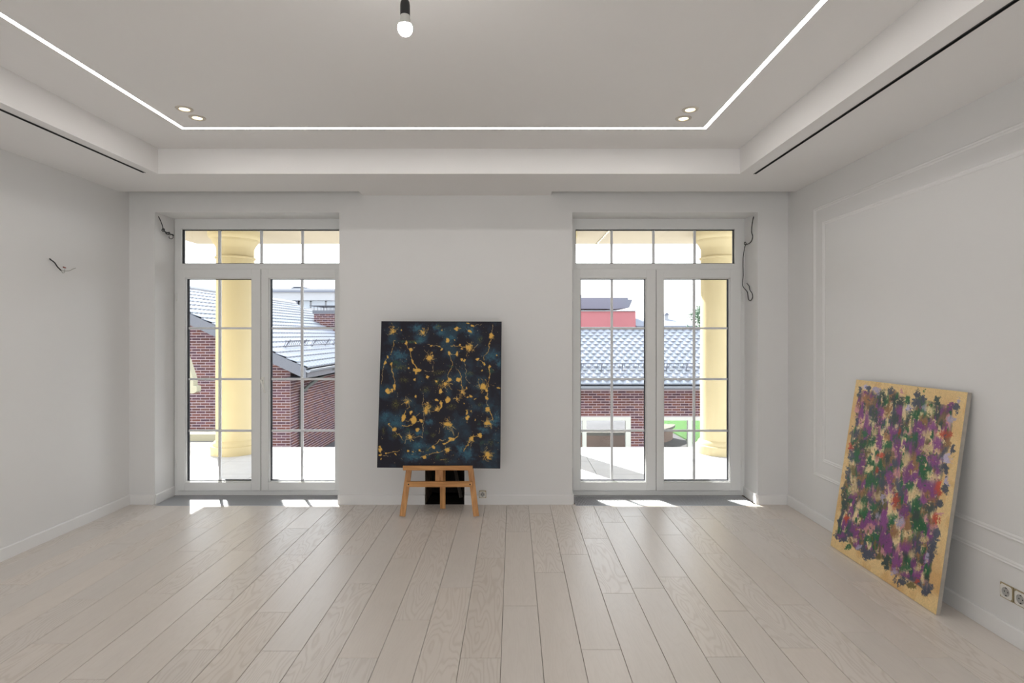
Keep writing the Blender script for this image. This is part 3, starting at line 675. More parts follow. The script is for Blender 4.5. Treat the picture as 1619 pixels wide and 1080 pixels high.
dabs = """P1 S 390 200 30 60;L 460 130 42 32;S 490 145 28 32;L 580 170 55 36;P 450 205 55 22;P 540 240 50 20;L 610 210 26 38;K 640 260 42 90 20;S 765 190 52 40;N 890 190 28 28;K 840 290 86 60;O 480 280 75 50;N 350 400 26 52;C 460 400 26 45;P 460 530 38 125;K 550 480 42 100;P 645 430 42 70;P 620 540 38 70;O 730 400 50 80;P 850 480 42 110;C 690 480 16 22;S 350 545 18 95;S 330 690 55 72;C 570 680 50 60;G 440 700 44 60;G 520 790 52 62;K 800 520 52 72;P 615 800 40 100;O 720 720 30 80;P 840 850 42 125;R 270 850 32 35;S 285 950 38 95;P 420 1000 48 110;G 720 840 62 52;V 470 930 42 62;G 430 840 42 42;R 640 960 50 30;N 590 1020 26 40;K 720 1000 42 70;R 870 640 20 42;N 400 545 24 70;C 650 260 12 45
P2 N 40 120 30 38;G 110 220 42 58;K 30 220 52 52;S 240 140 32 60;S 220 250 84 42;S 310 200 36 50;G 330 98 16 15;L 120 320 52 36;C 390 340 58 74;L 330 290 30 40;K 480 230 42 62;K 490 340 32 82;P 650 280 54 38;P 620 330 54 34;S 710 290 42 52;S 725 360 30 26;L 740 225 32 26;L 655 440 52 38;K 110 430 60 105 30;G 210 400 46 55;P 410 520 52 84;P 230 540 52 50;C 80 400 32 42;C 160 510 28 60;R 10 590 22 52;G 190 660 52 72;P 300 620 34 34;C 340 620 50 50;G 425 640 32 52;R 570 620 84 42;P 480 740 64 76;S 668 820 26 58;C 340 820 72 60;C 480 850 42 44;K 400 900 32 60;C 100 920 52 92;G 290 940 72 70;P 440 960 84 82;L 600 940 50 80;P 160 1010 50 62;S 560 1040 52 42;P 20 850 26 122;O 600 720 42 60;G 30 690 22 40;V 560 480 30 50
P3 P 400 60 50 95;V 300 90 42 72;S 240 170 28 112;C 490 90 62 50;G 520 190 62 60;S 640 150 62 30 -30;P 760 230 42 125;G 750 95 42 30;R 600 90 26 30;C 300 310 56 98;O 360 200 28 30;S 190 320 30 20;K 200 470 34 135;G 470 260 30 62;P 510 370 45 82 30;S 670 270 42 84;S 860 330 38 125 -20;C 600 420 60 50;L 660 450 32 52;R 820 470 42 84;N 820 480 22 40;P 300 430 42 30;K 340 500 24 72;C 400 540 50 70;G 555 545 45 45;G 430 620 52 50;P 275 600 35 82;R 220 680 26 60;S 145 710 28 50;P 540 740 72 40;P 680 700 46 135;G 790 680 62 50;P 900 640 52 72;L 880 730 42 52;P 310 810 46 92;S 100 910 26 52;P 160 900 52 60;S 180 950 50 28;G 480 930 62 55;G 590 880 62 50;O 790 830 62 70;P 660 960 62 72;C 320 960 35 40;G 240 1030 30 40;S 400 1050 50 38;L 370 1030 24 30;O 430 360 42 62;N 550 325 20 28;L 610 650 24 44
P4 P 180 70 42 100;S 80 220 40 105;G 220 220 60 60;C 280 300 100 48;R 50 380 42 90;P 390 380 66 62;R 560 230 46 84;C 500 90 80 50;L 670 160 35 84;S 650 260 42 62;S 660 30 40 62;K 470 470 80 58;S 570 440 62 40;R 540 620 40 72;N 600 570 50 20;N 520 720 50 40;S 545 800 48 72;S 490 920 56 130 25;P 140 520 62 80;L 100 650 52 60;K 300 600 52 100;G 320 700 60 70;C 200 800 70 50;O 40 770 50 60;S 330 900 40 84;P 180 950 84 60;C 400 860 40 60;G 390 1000 40 50;O 430 300 42 62;N 410 620 30 60;R 600 320 40 30
P5 P 280 70 80 60;G 280 340 80 50;P 400 240 42 84;P 300 440 90 40;S 215 530 92 66;S 640 130 72 155 20;K 510 230 42 60;C 470 320 42 60;C 540 480 48 80;R 450 530 34 60;S 600 610 72 58;S 580 690 70 50;L 130 390 42 50;V 370 590 70 50;K 590 470 28 42;S 20 290 42 84;P 150 220 52 60;C 380 130 52 60;K 290 150 40 50;L 585 190 26 95"""
org = {'P1': (1310, 595, 7.717), 'P2': (1420, 605, 7.717), 'P3': (1310, 730, 7.717), 'P4': (1410, 740, 7.717), 'P5': (1400, 860, 9.0)}
hg = {'C': .0018, 'L': .001, 'R': .001}
for ln in dabs.split('\n'):
    k, rest = ln.split(' ', 1); ox, oy, s_ = org[k]
    for dd in rest.split(';'):
        a = dd.split(); cc = K2[a[0]]; x, y, rx, ry = map(float, a[1:5]); an = float(a[5]) if len(a) > 5 else 0
        jit = (np.array(cc)*(.9+.2*cw.rs.rand())).clip(0, 255)
        cw.blob(ox+x/s_, oy+y/s_, rx/s_*1.05, ry/s_*1.05, an, jit, 1.15, .22, .93, hg.get(a[0], .0005))
        if a[0] == 'C':     # sponge holes
            d_ = np.hypot((cw.X-ox-x/s_)/(rx/s_*1.3), (cw.Y-oy-y/s_)/(ry/s_*1.3)); cw.paint((d_ < 1)*(cw.n2 > .13)*.8, (150, 116, 78))
# drag the wet paint down a little
for it in range(2):
    sm = cw.c.copy(); kk = 9
    for j in range(1, kk): sm[j:] += cw.c[:-j]
    sm /= kk; sm[:kk] = cw.c[:kk]
    mk = (np.clip((vnoise(u*60, v*9, 71+it)-.46)/.12, 0, 1)*inner*.55)[..., None]; cw.c = cw.c*(1-mk)+sm*mk
cw.blob(1373, 877, 13, 9, 0, K2['S'], .8, .2); cw.blob(1401, 888, 7, 12, 0, K2['K'], .8, .2)
for i in range(700):
    x = cw.rs.rand()*.84+.06; y = cw.rs.rand()*.84+.07; j = int(y*cw.nv); k_ = int(x*cw.nu)
    cc = K2['CPCGVNCOKS'[cw.rs.randint(10)]]; cw.blob(cw.X[j, k_], cw.Y[j, k_], .7+1.3*cw.rs.rand(), .8+1.8*cw.rs.rand(), 0, cc, .9, .4, .75, .0006)
cw.c *= (1+.16*cw.n2+.12*cw.n3)[..., None]
cw.build('painted_surface', t, True, .022, M['canvasside'])

# ---- easel
t = thing('easel', 'honey-coloured wooden studio easel in front of the middle wall', 'easel', (-.6, 4.7, 0))
def leg(x0, x1, ztop):
    return MB().bar((x0, 4.668, .011), (x1, 4.668+.104*ztop, ztop), .046, .022, up=(0, 1, 0))
lo = MB(); 
for x0, r in ((-.9066, .127), (-.301, -.127)):
    zt = 1.50; b_ = leg(x0, x0+r*zt, zt).build('leg', M['pine'], t)
MB().bar((-.60, 4.875, .011), (-.607, 4.875, 1.46), .045, .022, up=(0, 1, 0)).build('rear_leg', M['pine'], t)
MB().box(-.895, -.329, 4.626, 4.640, .400, .432).box(-.895, -.329, 4.640, 4.692, .392, .404).build('ledge', M['pineh'], t)
y_ = 4.690
MB().box(-.872, -.335, 4.664, 4.684, .250, .294).build('crossbar', M['pineh'], t)
MB().bar((-.611, 4.706, .25), (-.611, 4.706+.104*1.3, 1.52), .062, .020, up=(0, 1, 0)).build('mast', M['pine'], t)
MB().box(-.70, -.52, 4.815, 4.845, 1.44, 1.49).build('top_block', M['pine'], t)
for x, z in ((-.856, .272), (-.352, .272)): MB().lathe([(.006, 0), (.006, -.003), (.003, -.004)], x, 4.664, z, 12, 'y').build('screw', M['black'], t)

# ================================================================ outside
# terrace
te = MB().box(-3.98, 7.0, YO+.02, 7.58, -.5, -.014).build('terrace', M['grout']); struct(te)
x = -3.98; TW = .61
while x < 6.9:
    y = YO+.02
    while y < 7.57:
        x1_ = min(x+TW, 7.0); y1_ = min(y+TW, 7.58)
        MB().box(x+.003, x1_-.003, y+.003, y1_-.003, -.014, 0).build('tile', M['tile'], te, fix=False); y += TW
    x += TW
ld = thing('lower_landing', 'shade-toned lower landing with a cream kerb left of the terrace', 'landing', (-6, 9, -.35))
MB().prism([(-9.5, YO), (-4.56, YO), (-4.56, 5.8), (-3.99, 5.8), (-3.99, 8.3), (-4.62, 8.9), (-4.62, 10.2), (-9.5, 10.2)], lambda a, b, e: (a, b, e), -.6, -.35).build('slab', M['concrete'], ld)
MB().box(-9.5, -4.62, 9.9, 10.15, -.35, -.235).build('kerb', M['creamlight'], ld)
# balcony roof
br = MB().box(-4.53, 7.5, YO+.0, 8.18, 2.80, 3.30).build('portico_roof', M['soffit'])
tag(br, 'cream soffit slab of the portico carried by the yellow columns', 'roof')
MB().box(1.185, 1.215, YO, 8.175, 2.794, 2.80).build('joint_strip', M['creamlight'], br)
fw = struct(MB().box(-4.53, -3.70, YO+.001, YO+.3, -.5, 2.80).build('wall_outer', M['cream']))
def column(x, label):
    t = thing('portico_column', label, 'column', (x, 7.25, 0), 'yellow round portico columns')
    sh = [(.226, .17), (.227, 1.0), (.222, 2.0), (.219, 2.455)]
    MB().lathe(sh, x, 7.25, 0, 56).build('shaft', M['cream'], t, True)
    MB().lathe([(.285, 0), (.288, .085), (.283, .105), (.262, .112), (.258, .135), (.245, .155), (.226, .172)], x, 7.25, 0, 56).build('base', M['cream'], t, True)
    MB().lathe([(.219, 2.455), (.236, 2.460), (.238, 2.478), (.219, 2.483), (.219, 2.58), (.226, 2.60), (.24, 2.63), (.262, 2.66), (.272, 2.68), (.275, 2.70), (.300, 2.712), (.318, 2.74), (.320, 2.80)], x, 7.25, 0, 56).build('capital', M['cream'], t, True)
column(-3.535, 'yellow round column seen through the left french window')
column(2.622, 'yellow round column seen through the right french window')
column(.50, 'yellow round column mostly hidden behind the middle wall, right of the easel')
# ground
struct(MB().box(-60, 60, 10.2, 120, -3.4, -3.2).build('ground', M['ground']))

LIM = [0]
def brick_wall(parent, org_, ux, n, W_, z0, z1, keep, skip=None, L=.25, H=.0755, lim=290, clip=None):
    """bricks proud of a mortar backing; keep(px,py)->part, others joined. org_ bottom-left, ux dir, n normal."""
    org_ = Vector(org_); ux = Vector(ux); n = Vector(n); joined = MB(); cnt = 0; me = None
    rows = int((z1-z0)/H)
    for r in range(rows):
        off = -L/2 if r % 2 else 0; k = 0
        while off+k*L < W_:
            a = max(off+k*L, 0); b = min(off+(k+1)*L, W_); k += 1
            if b-a < .05: continue
            z = z0+r*H
            if clip:
                for o0_, o1_, oz0, oz1 in clip:
                    if z < oz1 and z+H > oz0 and b > o0_ and a < o1_:
                        if a < o0_ and b-o0_ < L: b = o0_
                        elif b > o1_ and o1_-a < L: a = o1_
                        else: a = b
            if b-a < .04: continue
            cx = org_+ux*((a+b)/2)+Vector((0, 0, z-org_.z+H/2))
            if skip and skip(a, b, z, z+H): continue
            g = .008; h_ = H/2-.0105; w2 = (b-a)/2-g; dp = .004+.004*R.random()
            px = VX+cx.x/cx.y*F; py = VY-(cx.z-CH)/cx.y*F
            pts = []
            for s1 in (0, dp):
                for i, j in ((-1,-1),(1,-1),(1,1),(-1,1)): pts.append(ux*(w2*i)+Vector((0, 0, h_*j))+n*s1)
            fs = [(4,5,6,7),(0,1,5,4),(1,2,6,5),(2,3,7,6),(3,0,4,7)]
            if keep(px, py) and cnt < lim and b-a > L*.9:
                cnt += 1
                if me is None:
                    me = bpy.data.meshes.new('brick'); me.from_pydata([tuple(p) for p in pts], [], fs); me.materials.append(M['brick'])
                    bm_ = bmesh.new(); bm_.from_mesh(me); bmesh.ops.recalc_face_normals(bm_, faces=bm_.faces); bm_.to_mesh(me); bm_.free()
                o = bpy.data.objects.new('brick', me); C.objects.link(o); o.parent = parent
                o.matrix_parent_inverse = Matrix.Identity(4); o.location = cx
            else: joined.poly([cx+p for p in pts], fs)
    if joined.v: stuff(joined.build('bricks', M['brick'], parent, fix=False))
    return cnt

# ---- right-hand house
RH = thing('brick_house', 'red brick house with grey tiled roof seen through the right french window', 'house', (0, 0, 0))
Yw = 17.0; sc17 = Yw/F
def zx(py, Y=Yw): return CH-(py-VY)*Y/F
def xx(px, Y=Yw): return (px-VX)*Y/F
op = [(.6, xx(997)), (4.25, 7.4)]; zt_ = zx(659); zb_ = -2.9
wm = MB(); ys = sorted([-1.0]+[a for o in op for a in o]+[9.5])
wm.box(-1, op[0][0], Yw, Yw+.3, -3.2, zx(616)); wm.box(op[0][1], op[1][0], Yw, Yw+.3, -3.2, zx(616)); wm.box(op[1][1], 9.5, Yw, Yw+.3, -3.2, zx(616))
for a, b in op: wm.box(a, b, Yw, Yw+.3, zt_, zx(616)); wm.box(a, b, Yw, Yw+.3, -3.2, zb_)
W_ = wm.build('wall', M['mortar'], RH)
sk = lambda a, b, z, z2: any(a-1+0 < o[1] and b-1 > o[0] and z < zt_ and z2 > zb_ for o in op) if True else False
brick_wall(W_, (-1, Yw, -3.2), (1, 0, 0), (0, -1, 0), 10.5, -3.2, zx(617), lambda px, py: (913 < px < 1024 or 1046 < px < 1112) and 612 < py < 709, None, clip=[(o[0]+1, o[1]+1, zb_, zt_) for o in op])
for a, b in op:
    f_ = MB(); y0_, y1_ = Yw-.03, Yw+.10; wv = .12
    f_.box(a, b, y0_, y1_, zt_-.11, zt_); f_.box(a, a+.13, y0_, y1_, zb_, zt_-.11); f_.box(b-.15, b, y0_, y1_, zb_, zt_-.11)
    mx = xx(924) if a < 2 else xx(1090.5)
    f_.box(mx-.06, mx+.06, y0_, y1_, zb_, zt_-.11); f_.box(a, b, y0_, y1_, zb_, zb_+.08)
    wf = f_.build('window', M['wframe'], RH)
    MB().box(a+.12, b-.14, Yw+.03, Yw+.035, zb_+.05, zt_-.08).build('pane', M['glass'], wf)
# roof
e0 = Vector((0, 16.4, zx(607, 16.4))); r0 = Vector((0, 18.5, zx(521.5, 18.5))); sl = r0-e0; Ls = sl.length; sd = sl.normalized(); rn = Vector((0, -sd.z, sd.y))
rb = MB(); th = .05
rb.poly([(-1.3, e0.y, e0.z), (9.8, e0.y, e0.z), (9.8, r0.y, r0.z), (-1.3, r0.y, r0.z)]+[(-1.3, e0.y, e0.z-.06), (9.8, e0.y, e0.z-.06), (9.8, r0.y, r0.z-.1), (-1.3, r0.y, r0.z-.1)], [(0,1,2,3),(4,7,6,5),(0,4,5,1),(3,2,6,7),(0,3,7,4),(1,5,6,2)])
rb.poly([(-1.3, r0.y, r0.z), (9.8, r0.y, r0.z), (9.8, 20.6, .08), (-1.3, 20.6, .08), (-1.3, r0.y, r0.z-.1), (9.8, r0.y, r0.z-.1), (9.8, 20.6, -.02), (-1.3, 20.6, -.02)], [(0,1,2,3),(4,7,6,5),(1,5,6,2),(0,3,7,4),(2,6,7,3)])
roof = rb.build('roof', M['fascia'], RH)
NR = 17; rp_ = Ls/NR; cw_ = .2333
def tile_pts():
    pts = []; n_ = 6
    for (l, base) in ((rp_*1.12, .008), (0.0, .034), (0.0, .006)):
        for i in range(n_+1):
            a = i/n_; bulge = .030*math.sin(PI*a) if base != .006 or l else .030*math.sin(PI*a)
            dip = -.028*math.sin(PI*a) if l == 0.0 else 0       # rounded lower lip
            pts.append(Vector(((a-.5)*cw_*1.0, 0, 0))+sd*(l+dip)+rn*(base+bulge-(.02 if base == .006 else 0)))
    fs = []; m_ = n_+1
    for r in range(2):
        for i in range(n_): fs.append((r*m_+i, r*m_+i+1, (r+1)*m_+i+1, (r+1)*m_+i))
    return pts, fs
tp, tf = tile_pts(); tme = None; jt = MB(); cnt = 0
for r in range(NR):
    for k in range(48):
        X = -1.25+cw_*(k+.5)+(cw_/2 if r % 2 else 0)
        if X > 9.7: continue
        o_ = Vector((X, e0.y, e0.z))+sd*(r*rp_-.03)
        px = VX+o_.x/o_.y*F
        if (913 < px < 1024 or 1047 < px < 1110) and cnt < 298:
            cnt += 1
            if tme is None:
                tme = bpy.data.meshes.new('tile'); tme.from_pydata([tuple(p) for p in tp], [], tf); tme.materials.append(M['rooftile'])
            o = bpy.data.objects.new('tile', tme); C.objects.link(o); o.parent = roof; o.location = o_
        else: jt.poly([o_+p for p in tp], tf)
stuff(jt.build('tiles', M['rooftile'], roof, fix=False))
MB().tube([(-1.3, r0.y, r0.z+.02), (9.8, r0.y, r0.z+.02)], .07, 10).build('ridge_cap', M['fascia'], RH, True)
g_ = MB(); g_.lathe([(0, 0)], 0, 0) if False else None
gz = e0.z-.06; prof = [(.075*math.cos(a), .075*math.sin(a)) for a in [PI+PI*i/8 for i in range(9)]]+[(.085, 0), (.085, .012), (.07, .012), (.068, 0), (.0, -.06), (-.068, 0)]
MB().prism(prof, lambda a, b, e: (e, 16.34+a, gz+b), -1.3, 9.8).build('gutter', M['gutter'], RH)
MB().box(-1.3, 9.8, 16.42, Yw, gz-.07, gz-.04).build('soffit', M['fascia'], RH)
MB().box(-1.3, 9.8, 16.40, 16.43, gz-.10, gz+.02).build('fascia_board', M['fascia'], RH)
def at_slope(X, s_, h_): return Vector((X, e0.y, e0.z))+sd*s_+rn*h_
s0 = Ls*.22
for (a, b) in ((xx(905, 16.8), xx(964, 16.8)), (xx(970, 16.8), xx(1035, 16.8)), (xx(1040, 16.8), xx(1098, 16.8)), (xx(1104, 16.8), xx(1160, 16.8))):
    sg = MB(); sg.tube([at_slope(a, s0, .11), at_slope(b, s0, .11)], .012, 6); sg.tube([at_slope(a, s0, .28), at_slope(b, s0, .28)], .012, 6)
    k = a+.03
    while k < b: sg.tube([at_slope(k, s0, .11), at_slope(k, s0, .28)], .006, 4); k += .14
    for q in (a+.25, b-.25): sg.tube([at_slope(q, s0-.06, .0), at_slope(q, s0, .30)], .016, 5)
    sg.build('snow_guard', M['iron'], RH)

# ---- left-hand house with the gable
LH = thing('brick_gable_house', 'red brick gabled house with chimney seen through the left french window', 'house', (0, 0, 0))
Yg, Yv = 15.9, 15.3
vx0, vx1 = 182.5, 484.5
ev = P(484.5, 582, Yv); rg = P(182.5, 441, Yv); Yend = 27.9
ww = MB(); xr = xx(459, Yg)
g0 = Vector((xr-4.6*2+.0, Yg, 0))
tanp = (rg.z-ev.z)/(ev.x-rg.x)
xl = 2*rg.x-xr
def roofz(X): return ev.z+tanp*(ev.x-X) if X > rg.x else ev.z+tanp*(X-(2*rg.x-ev.x))
prof = [(xl, -3.2), (xr, -3.2), (xr, roofz(xr)-.12), (rg.x, rg.z-.12), (xl, roofz(xl)-.12)]
LW = ww.prism(prof, lambda a, b, e: (a, e, b), Yg, Yend-.3).build('wall', M['mortar'], LH)
g_sk = lambda a, b, z, z2: z2 > min(roofz(xl+a), roofz(xl+b))-.16
def keepL(px, py): return (294 < px < 348 or 424 < px < 461) and 500 < py < 709
ox = xr-.25*int((xr-(-9.6))/.25)
brick_wall(LW, (ox, Yg, -3.2), (1, 0, 0), (0, -1, 0), xr-ox, -3.2, 2.6, keepL, lambda a, b, z, z2: z2 > roofz(ox+b)-.16 or z2 > roofz(ox+a)-.16)
brick_wall(LW, (xr, Yg, -3.2), (0, 1, 0), (1, 0, 0), 9.0, -3.2, roofz(xr)-.14, lambda px, py: False)
# roof planes: stepped wavy tiles on the slope we see
rm = MB(); n_rows = 18; Lr = math.hypot(ev.x-rg.x, rg.z-ev.z); ny = 56*6
slv = Vector((ev.x-rg.x, 0, ev.z-rg.z)).normalized(); nv_ = Vector((-slv.z, 0, slv.x))
for r in range(n_rows):
    base = len(rm.v)
    for (s_, hh) in ((Lr*r/n_rows, .0), (Lr*(r+1)/n_rows+.02, .045), (Lr*(r+1)/n_rows+.02, .0)):
        for j in range(ny+1):
            yy = Yv+(Yend-Yv)*j/ny; wv = .034*math.sin(2*PI*yy/.225)
            p = Vector((rg.x, yy, rg.z))+slv*(s_+wv*.8)+nv_*(hh+wv); rm.v.append(tuple(p))
    for q in range(2):
        for j in range(ny): a = base+q*(ny+1)+j; rm.f.append((a, a+1, a+ny+2, a+ny+1))
rs_ = MB(); xl2 = 2*rg.x-ev.x
rs_.poly([(rg.x, Yv, rg.z), (ev.x, Yv, ev.z), (ev.x, Yend, ev.z), (rg.x, Yend, rg.z), (rg.x, Yv, rg.z-.12), (ev.x, Yv, ev.z-.12), (ev.x, Yend, ev.z-.12), (rg.x, Yend, rg.z-.12)], [(0,1,2,3),(7,6,5,4),(0,4,5,1),(1,5,6,2),(2,6,7,3)])
rs_.poly([(rg.x, Yv, rg.z), (xl2, Yv, ev.z), (xl2, Yend, ev.z), (rg.x, Yend, rg.z), (rg.x, Yv, rg.z-.12), (xl2, Yv, ev.z-.12), (xl2, Yend, ev.z-.12), (rg.x, Yend, rg.z-.12)], [(3,2,1,0),(4,5,6,7),(1,5,4,0),(2,6,5,1),(3,7,6,2)])
lr = rs_.build('roof', M['fascia'], LH)
stuff(rm.build('tiles', M['rooftile'], lr, smooth=False, fix=False))
MB().tube([(rg.x, Yv, rg.z+.04), (rg.x, Yend, rg.z+.04)], .09, 10).build('ridge_cap', M['rooftile'], LH, True)
# barge board + boxed eave under the verge
bb = MB()
for (xa, xb) in ((rg.x, ev.x), (xl2, rg.x)):
    za, zb = roofz(xa) if xa != rg.x else rg.z, roofz(xb) if xb != rg.x else rg.z
    bb.poly([(xa, Yv-.03, za-.0), (xb, Yv-.03, zb-.0), (xb, Yv-.03, zb-.30), (xa, Yv-.03, za-.30), (xa, Yv+.04, za-.02), (xb, Yv+.04, zb-.02), (xb, Yv+.04, zb-.30), (xa, Yv+.04, za-.30)], [(0,1,2,3),(7,6,5,4),(0,4,5,1),(3,2,6,7),(0,3,7,4),(1,5,6,2)])
    bb.poly([(xa, Yv+.04, za-.30), (xb, Yv+.04, zb-.30), (xb, Yg, zb-.30), (xa, Yg, za-.30), (xa, Yv+.04, za-.27), (xb, Yv+.04, zb-.27), (xb, Yg, zb-.27), (xa, Yg, za-.27)], [(0,1,2,3),(7,6,5,4),(0,4,5,1),(3,2,6,7),(0,3,7,4),(1,5,6,2)])
bb.build('barge_board', M['fascia'], LH)
prof = [(.075*math.cos(a), .075*math.sin(a)) for a in [PI+PI*i/8 for i in range(9)]]+[(.085, 0), (.085, .015), (.065, .015), (.0, -.055), (-.065, 0)]
MB().prism(prof, lambda a, b, e: (ev.x+.06+a, e, ev.z-.05+b), Yv-.05, Yend).build('gutter', M['gutter'], LH)
MB().box(xr, ev.x, Yv+.04, Yend, ev.z-.32, ev.z-.28).build('eave_soffit', M['fascia'], LH)
MB().box(ev.x-.04, ev.x, Yv, Yend, ev.z-.32, ev.z-.02).build('fascia_board', M['fascia'], LH)
yp = xr*F/(472-VX)
MB().tube(smooth_path([(ev.x+.03, yp+1.1, ev.z-.12), (xr+.35, yp+.7, ev.z-.42), (xr+.12, yp+.15, ev.z-.72), (xr+.09, yp, ev.z-1.0), (xr+.09, yp, -3.2)]), .055, 10).build('downpipe', M['pipe'], LH, True)
yq = yp+5.0
MB().tube([(ev.x+.03, yq, ev.z-.10), (xr+.16, yq, ev.z-.45), (xr+.10, yq, -3.2)], .05, 10).build('downpipe', M['pipe'], LH, True)
# snow guards on that roof
def at_l(s_, yy, h_): return Vector((rg.x, yy, rg.z))+slv*s_+nv_*h_
for a in (16.2, 18.4, 20.6, 22.8):
    sg = MB(); s_ = Lr*.80; sg.tube([at_l(s_, a, .10), at_l(s_, a+1.9, .10)], .014, 6); sg.tube([at_l(s_, a, .27), at_l(s_, a+1.9, .27)], .014, 6)
    k = a+.05
    while k < a+1.9: sg.tube([at_l(s_, k, .10), at_l(s_, k, .27)], .008, 4); k += .16
    for q in (a+.3, a+1.6): sg.tube([at_l(s_-.05, q, .0), at_l(s_, q, .30)], .018, 5)
    sg.build('snow_guard', M['iron'], LH)
# chimney
Yc = 24.6; c0, c1 = xx(496, Yc), xx(541, Yc); ctop = zx(491.5, Yc); cbot = 1.0
chm = MB().box(c0+.01, c1-.01, Yc+.01, Yc+1.2, cbot, ctop).build('chimney', M['mortar'], LH)
brick_wall(chm, (c0, Yc+.01, cbot), (1, 0, 0), (0, -1, 0), c1-c0, cbot, ctop-.12, lambda px, py: 494 < px < 540 and py < 520, None, .245, .0815)
brick_wall(chm, (c1-.01, Yc, cbot), (0, 1, 0), (1, 0, 0), 1.2, cbot, ctop-.12, lambda px, py: False, None, .245, .0815)
MB().box(c0-.04, c1+.04, Yc-.04, Yc+1.25, ctop-.12, ctop+.02).build('chimney_crown', M['fascia'], LH)
rl = MB(); zr = zx(484, Yc)
for yy in (Yc, Yc+1.2): rl.tube([(c0-.1, yy, zr), (c1+.1, yy, zr)], .015, 6)
for i in range(9):
    X = c0+.02+(c1-c0-.04)*i/8; rl.tube([(X, Yc, ctop), (X, Yc, zr)], .012, 5); rl.tube([(X, Yc+1.2, ctop), (X, Yc+1.2, zr)], .012, 5)
rl.box(c0-.15, c1+.15, Yc-.1, Yc+1.3, zr, zr+.03)
rl.build('chimney_cowl', M['iron'], LH)
# cream porch cornice
ppx = [(286, 552), (292, 560), (300, 583), (305.5, 600), (305.5, 610), (311, 611), (311, 619), (306, 622), (286, 623)]
pc = MB().prism([(xx(a, 14.2), zx(b, 14.2)) for a, b in ppx], lambda a, b, e: (a, e, b), 14.2, 14.4).build('porch_cornice', M['creamlight'])
tag(pc, 'cream porch cornice jutting from the gable wall behind the left column', 'cornice')

# ---- far buildings
A = thing('modern_house', 'distant pale modern house with a flat overhanging roof behind the gable roof', 'building', (-24, 60, 0))
Y6 = 60.0; q = lambda px: xx(px, Y6)
MB().prism([(q(380), 60), (q(525), 60), (q(560), 66), (q(560), 75), (q(380), 75)], lambda a, b, e: (a, b, e), zx(475, Y6), zx(456, Y6)).build('roof_slab', M['white'], A)
MB().prism([(q(380)-.2, 59.8), (q(525)+.1, 59.8), (q(560)+.3, 65.9), (q(560)+.3, 75.2), (q(380), 75.2)], lambda a, b, e: (a, b, e), zx(462, Y6), zx(459.5, Y6)).build('roof_trim', M['greyroof'], A)
MB().box(q(380), q(468), 60.6, 74, -3.2, zx(475, Y6)).build('wall', M['greyroof'], A)
for a, b in ((470, 486), (489, 510), (513, 530)): MB().box(q(a), q(b), 60.75, 60.85, -3.2, zx(475, Y6)).build('window', M['winglass'], A)
MB().box(q(464), q(535), 60.85, 74, -3.2, zx(476, Y6)).build('wall', M['white'], A)
MB().box(q(463), q(468), 60.5, 61, -3.2, zx(475, Y6)).build('pillar', M['greyroof'], A)
MB().box(q(480), q(560), 60.2, 60.7, -3.2, zx(487, Y6)).build('balcony', M['white'], A)
MB().box(q(443), q(463), 63, 65, zx(456, Y6), zx(451, Y6)).box(q(444), q(462), 62.8, 65.2, zx(450.4, Y6), zx(449.6, Y6)).build('roof_vent', M['greyroof'], A)
Bd = thing('pink_building', 'distant pink rendered building under a grey canopy roof above the tiles', 'building', (7, 45, 0))
Y4 = 45.0; q = lambda px: xx(px, Y4)
pr_ = [(q(870), -3.2), (q(1005), -3.2), (q(1005), zx(493, Y4)), (q(1003), zx(491.5, Y4)), (q(870), zx(491, Y4))]
MB().prism(pr_, lambda a, b, e: (a, e, b), 45, 52).build('wall', M['pink'], Bd)
MB().box(q(869), q(1005.5), 44.9, 45.4, zx(492.2, Y4), zx(491, Y4)).build('coping', M['white'], Bd)
Y48 = 48.0; q = lambda px: xx(px, Y48); z48 = lambda y: zx(y, Y48)
MB().prism([(q(860), z48(488)), (q(964), z48(488.5)), (q(964), z48(490)), (q(970), z48(489)), (q(995), z48(486.5)), (q(1000), z48(474)), (q(993), z48(473.5)), (q(993), z48(470.5)), (q(860), z48(470.5))], lambda a, b, e: (a, e, b), 48, 53).build('canopy_roof', M['greyroof'], Bd)
for a in (880, 925, 963): MB().box(q(a), q(a+1.5), 49, 49.2, z48(495), z48(487)).build('post', M['greyroof'], Bd)
MB().box(q(917), q(924), 50, 51, z48(472), z48(463.5)).box(q(918), q(923), 50.1, 50.9, z48(463.5), z48(461.5)).build('chimney', M['greyroof'], Bd)
Ce = thing('grey_roofed_building', 'distant low grey roofed building right of the pink one', 'building', (10, 42, 0))
Y2 = 42.0; q = lambda px: xx(px, Y2); z2 = lambda y: zx(y, Y2)
MB().box(xx(1004, 47)+.1, xx(1093, 47), 47, 56, -3.2, z2(522)).build('wall', M['white'], Ce)
MB().prism([(46.6, z2(523)), (46.6, z2(514)), (51, zx(503.5, 51)), (56, zx(512, 56)), (56, z2(523))], lambda a, b, e: (e, a, b), xx(1004, 47)+.05, xx(1095, 47)).build('roof', M['greyroof'], Ce)
Yp = 50.0
MB().box(xx(1051, Yp), xx(1057, Yp), 50, 50.5, zx(512, Yp), zx(497.5, Yp)).build('chimney', M['white'], Ce)
MB().prism([(xx(1050, Yp), zx(498, Yp)), (xx(1058, Yp), zx(498, Yp)), (xx(1055, Yp), zx(494.5, Yp)), (xx(1053, Yp), zx(494.5, Yp))], lambda a, b, e: (a, e, b), 49.9, 50.6).build('chimney_cowl', M['greyroof'], Ce)
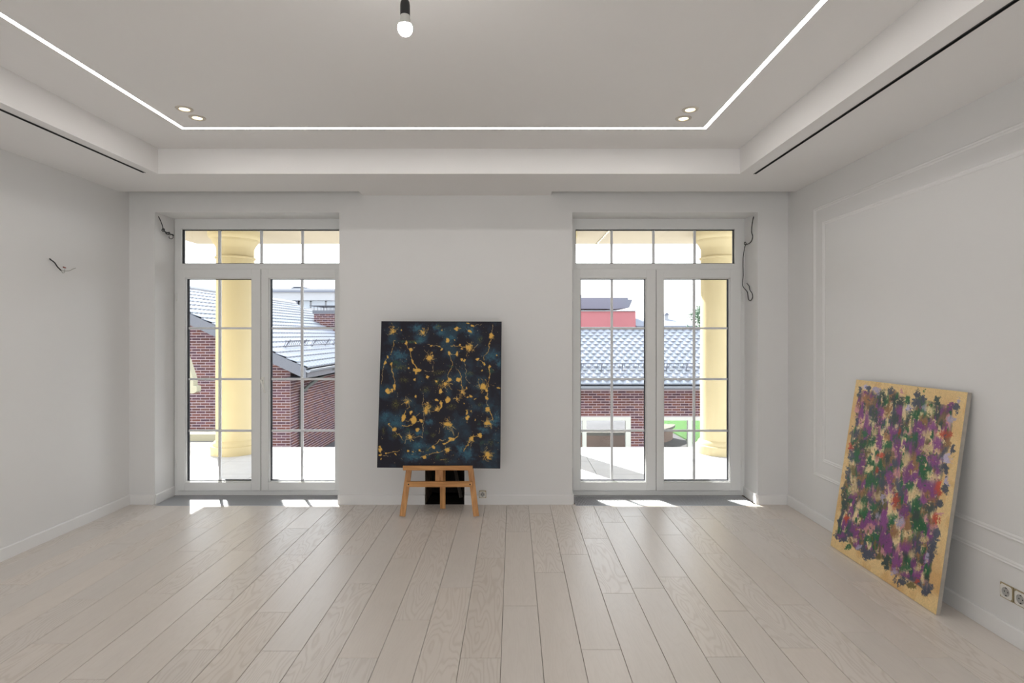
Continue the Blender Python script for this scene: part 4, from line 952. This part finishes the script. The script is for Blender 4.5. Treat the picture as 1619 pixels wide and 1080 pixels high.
# tree
Tt = thing('leafy_tree', 'distant pale green tree above the roofs beside the right column', 'tree', (13.9, 42, -3.2))
MB().tube(smooth_path([(13.9, 42, -3.2), (13.8, 42, 0), (14.0, 42, 3.0)]), .14, 8).build('trunk', M['bark'], Tt, True)
lf = MB(); rr = random.Random(5)
for i in range(5200):
    while True:
        a = [rr.uniform(-1, 1) for _ in range(3)]
        if sum(x_*x_ for x_ in a) < 1: break
    c = Vector((14.0+a[0]*1.15, 42+a[1]*1.2, 2.1+a[2]*1.75))
    if math.sin(c.x*5.1)+math.sin(c.z*4.3+c.x)+math.sin(c.y*4.7+2) < -.5: continue
    d1 = Vector([rr.uniform(-1, 1) for _ in range(3)]).normalized()*.065; d2 = d1.cross(Vector([rr.uniform(-1, 1) for _ in range(3)])).normalized()*.045
    lf.poly([c-d1, c+d2, c+d1, c-d2], [(0, 1, 2, 3)])
stuff(lf.build('foliage', M['leaf'], Tt, fix=False))

# ---- garden seen through the house's openings
struct(MB().box(-8, 30, 17.4, 44, -2.6, -2.2).build('ground_garden', M['paving']))
lw = MB().prism([(6.1, 18.6), (6.6, 19.0), (16, 19.0), (16, 40), (3, 40), (5.0, 26), (6.0, 22)], lambda a, b, e: (a, b, e), -2.2, -2.15).build('lawn', M['lawn'])
tag(lw, 'bright green lawn seen through the brick house opening', 'lawn', kind='stuff')
gw = thing('curved_garden_wall', 'low brown curved garden wall with pale coping behind the brick house opening', 'wall', (2.9, 21.5, -2.2))
def arc(r0_, r1_, z0_, z1_, nm, m_):
    mb = MB(); n_ = 40; pts = []
    for i in range(n_+1):
        a = -PI*.93+PI*.86*i/n_
        for r_, z_ in ((r0_, z0_), (r1_, z0_), (r1_, z1_), (r0_, z1_)): pts.append((2.9+r_*math.cos(a), 20.9+r_*math.sin(a)*.8, z_))
    fs = [(i*4+j, i*4+(j+1) % 4, i*4+4+(j+1) % 4, i*4+4+j) for i in range(n_) for j in range(4)]+[(0,1,2,3), (n_*4+3, n_*4+2, n_*4+1, n_*4)]
    return mb.poly(pts, fs).build(nm, m_, gw)
arc(2.55, 2.9, -2.6, -1.79, 'wall_face', M['brownwall']); arc(2.5, 2.98, -1.79, -1.71, 'coping', M['concrete'])
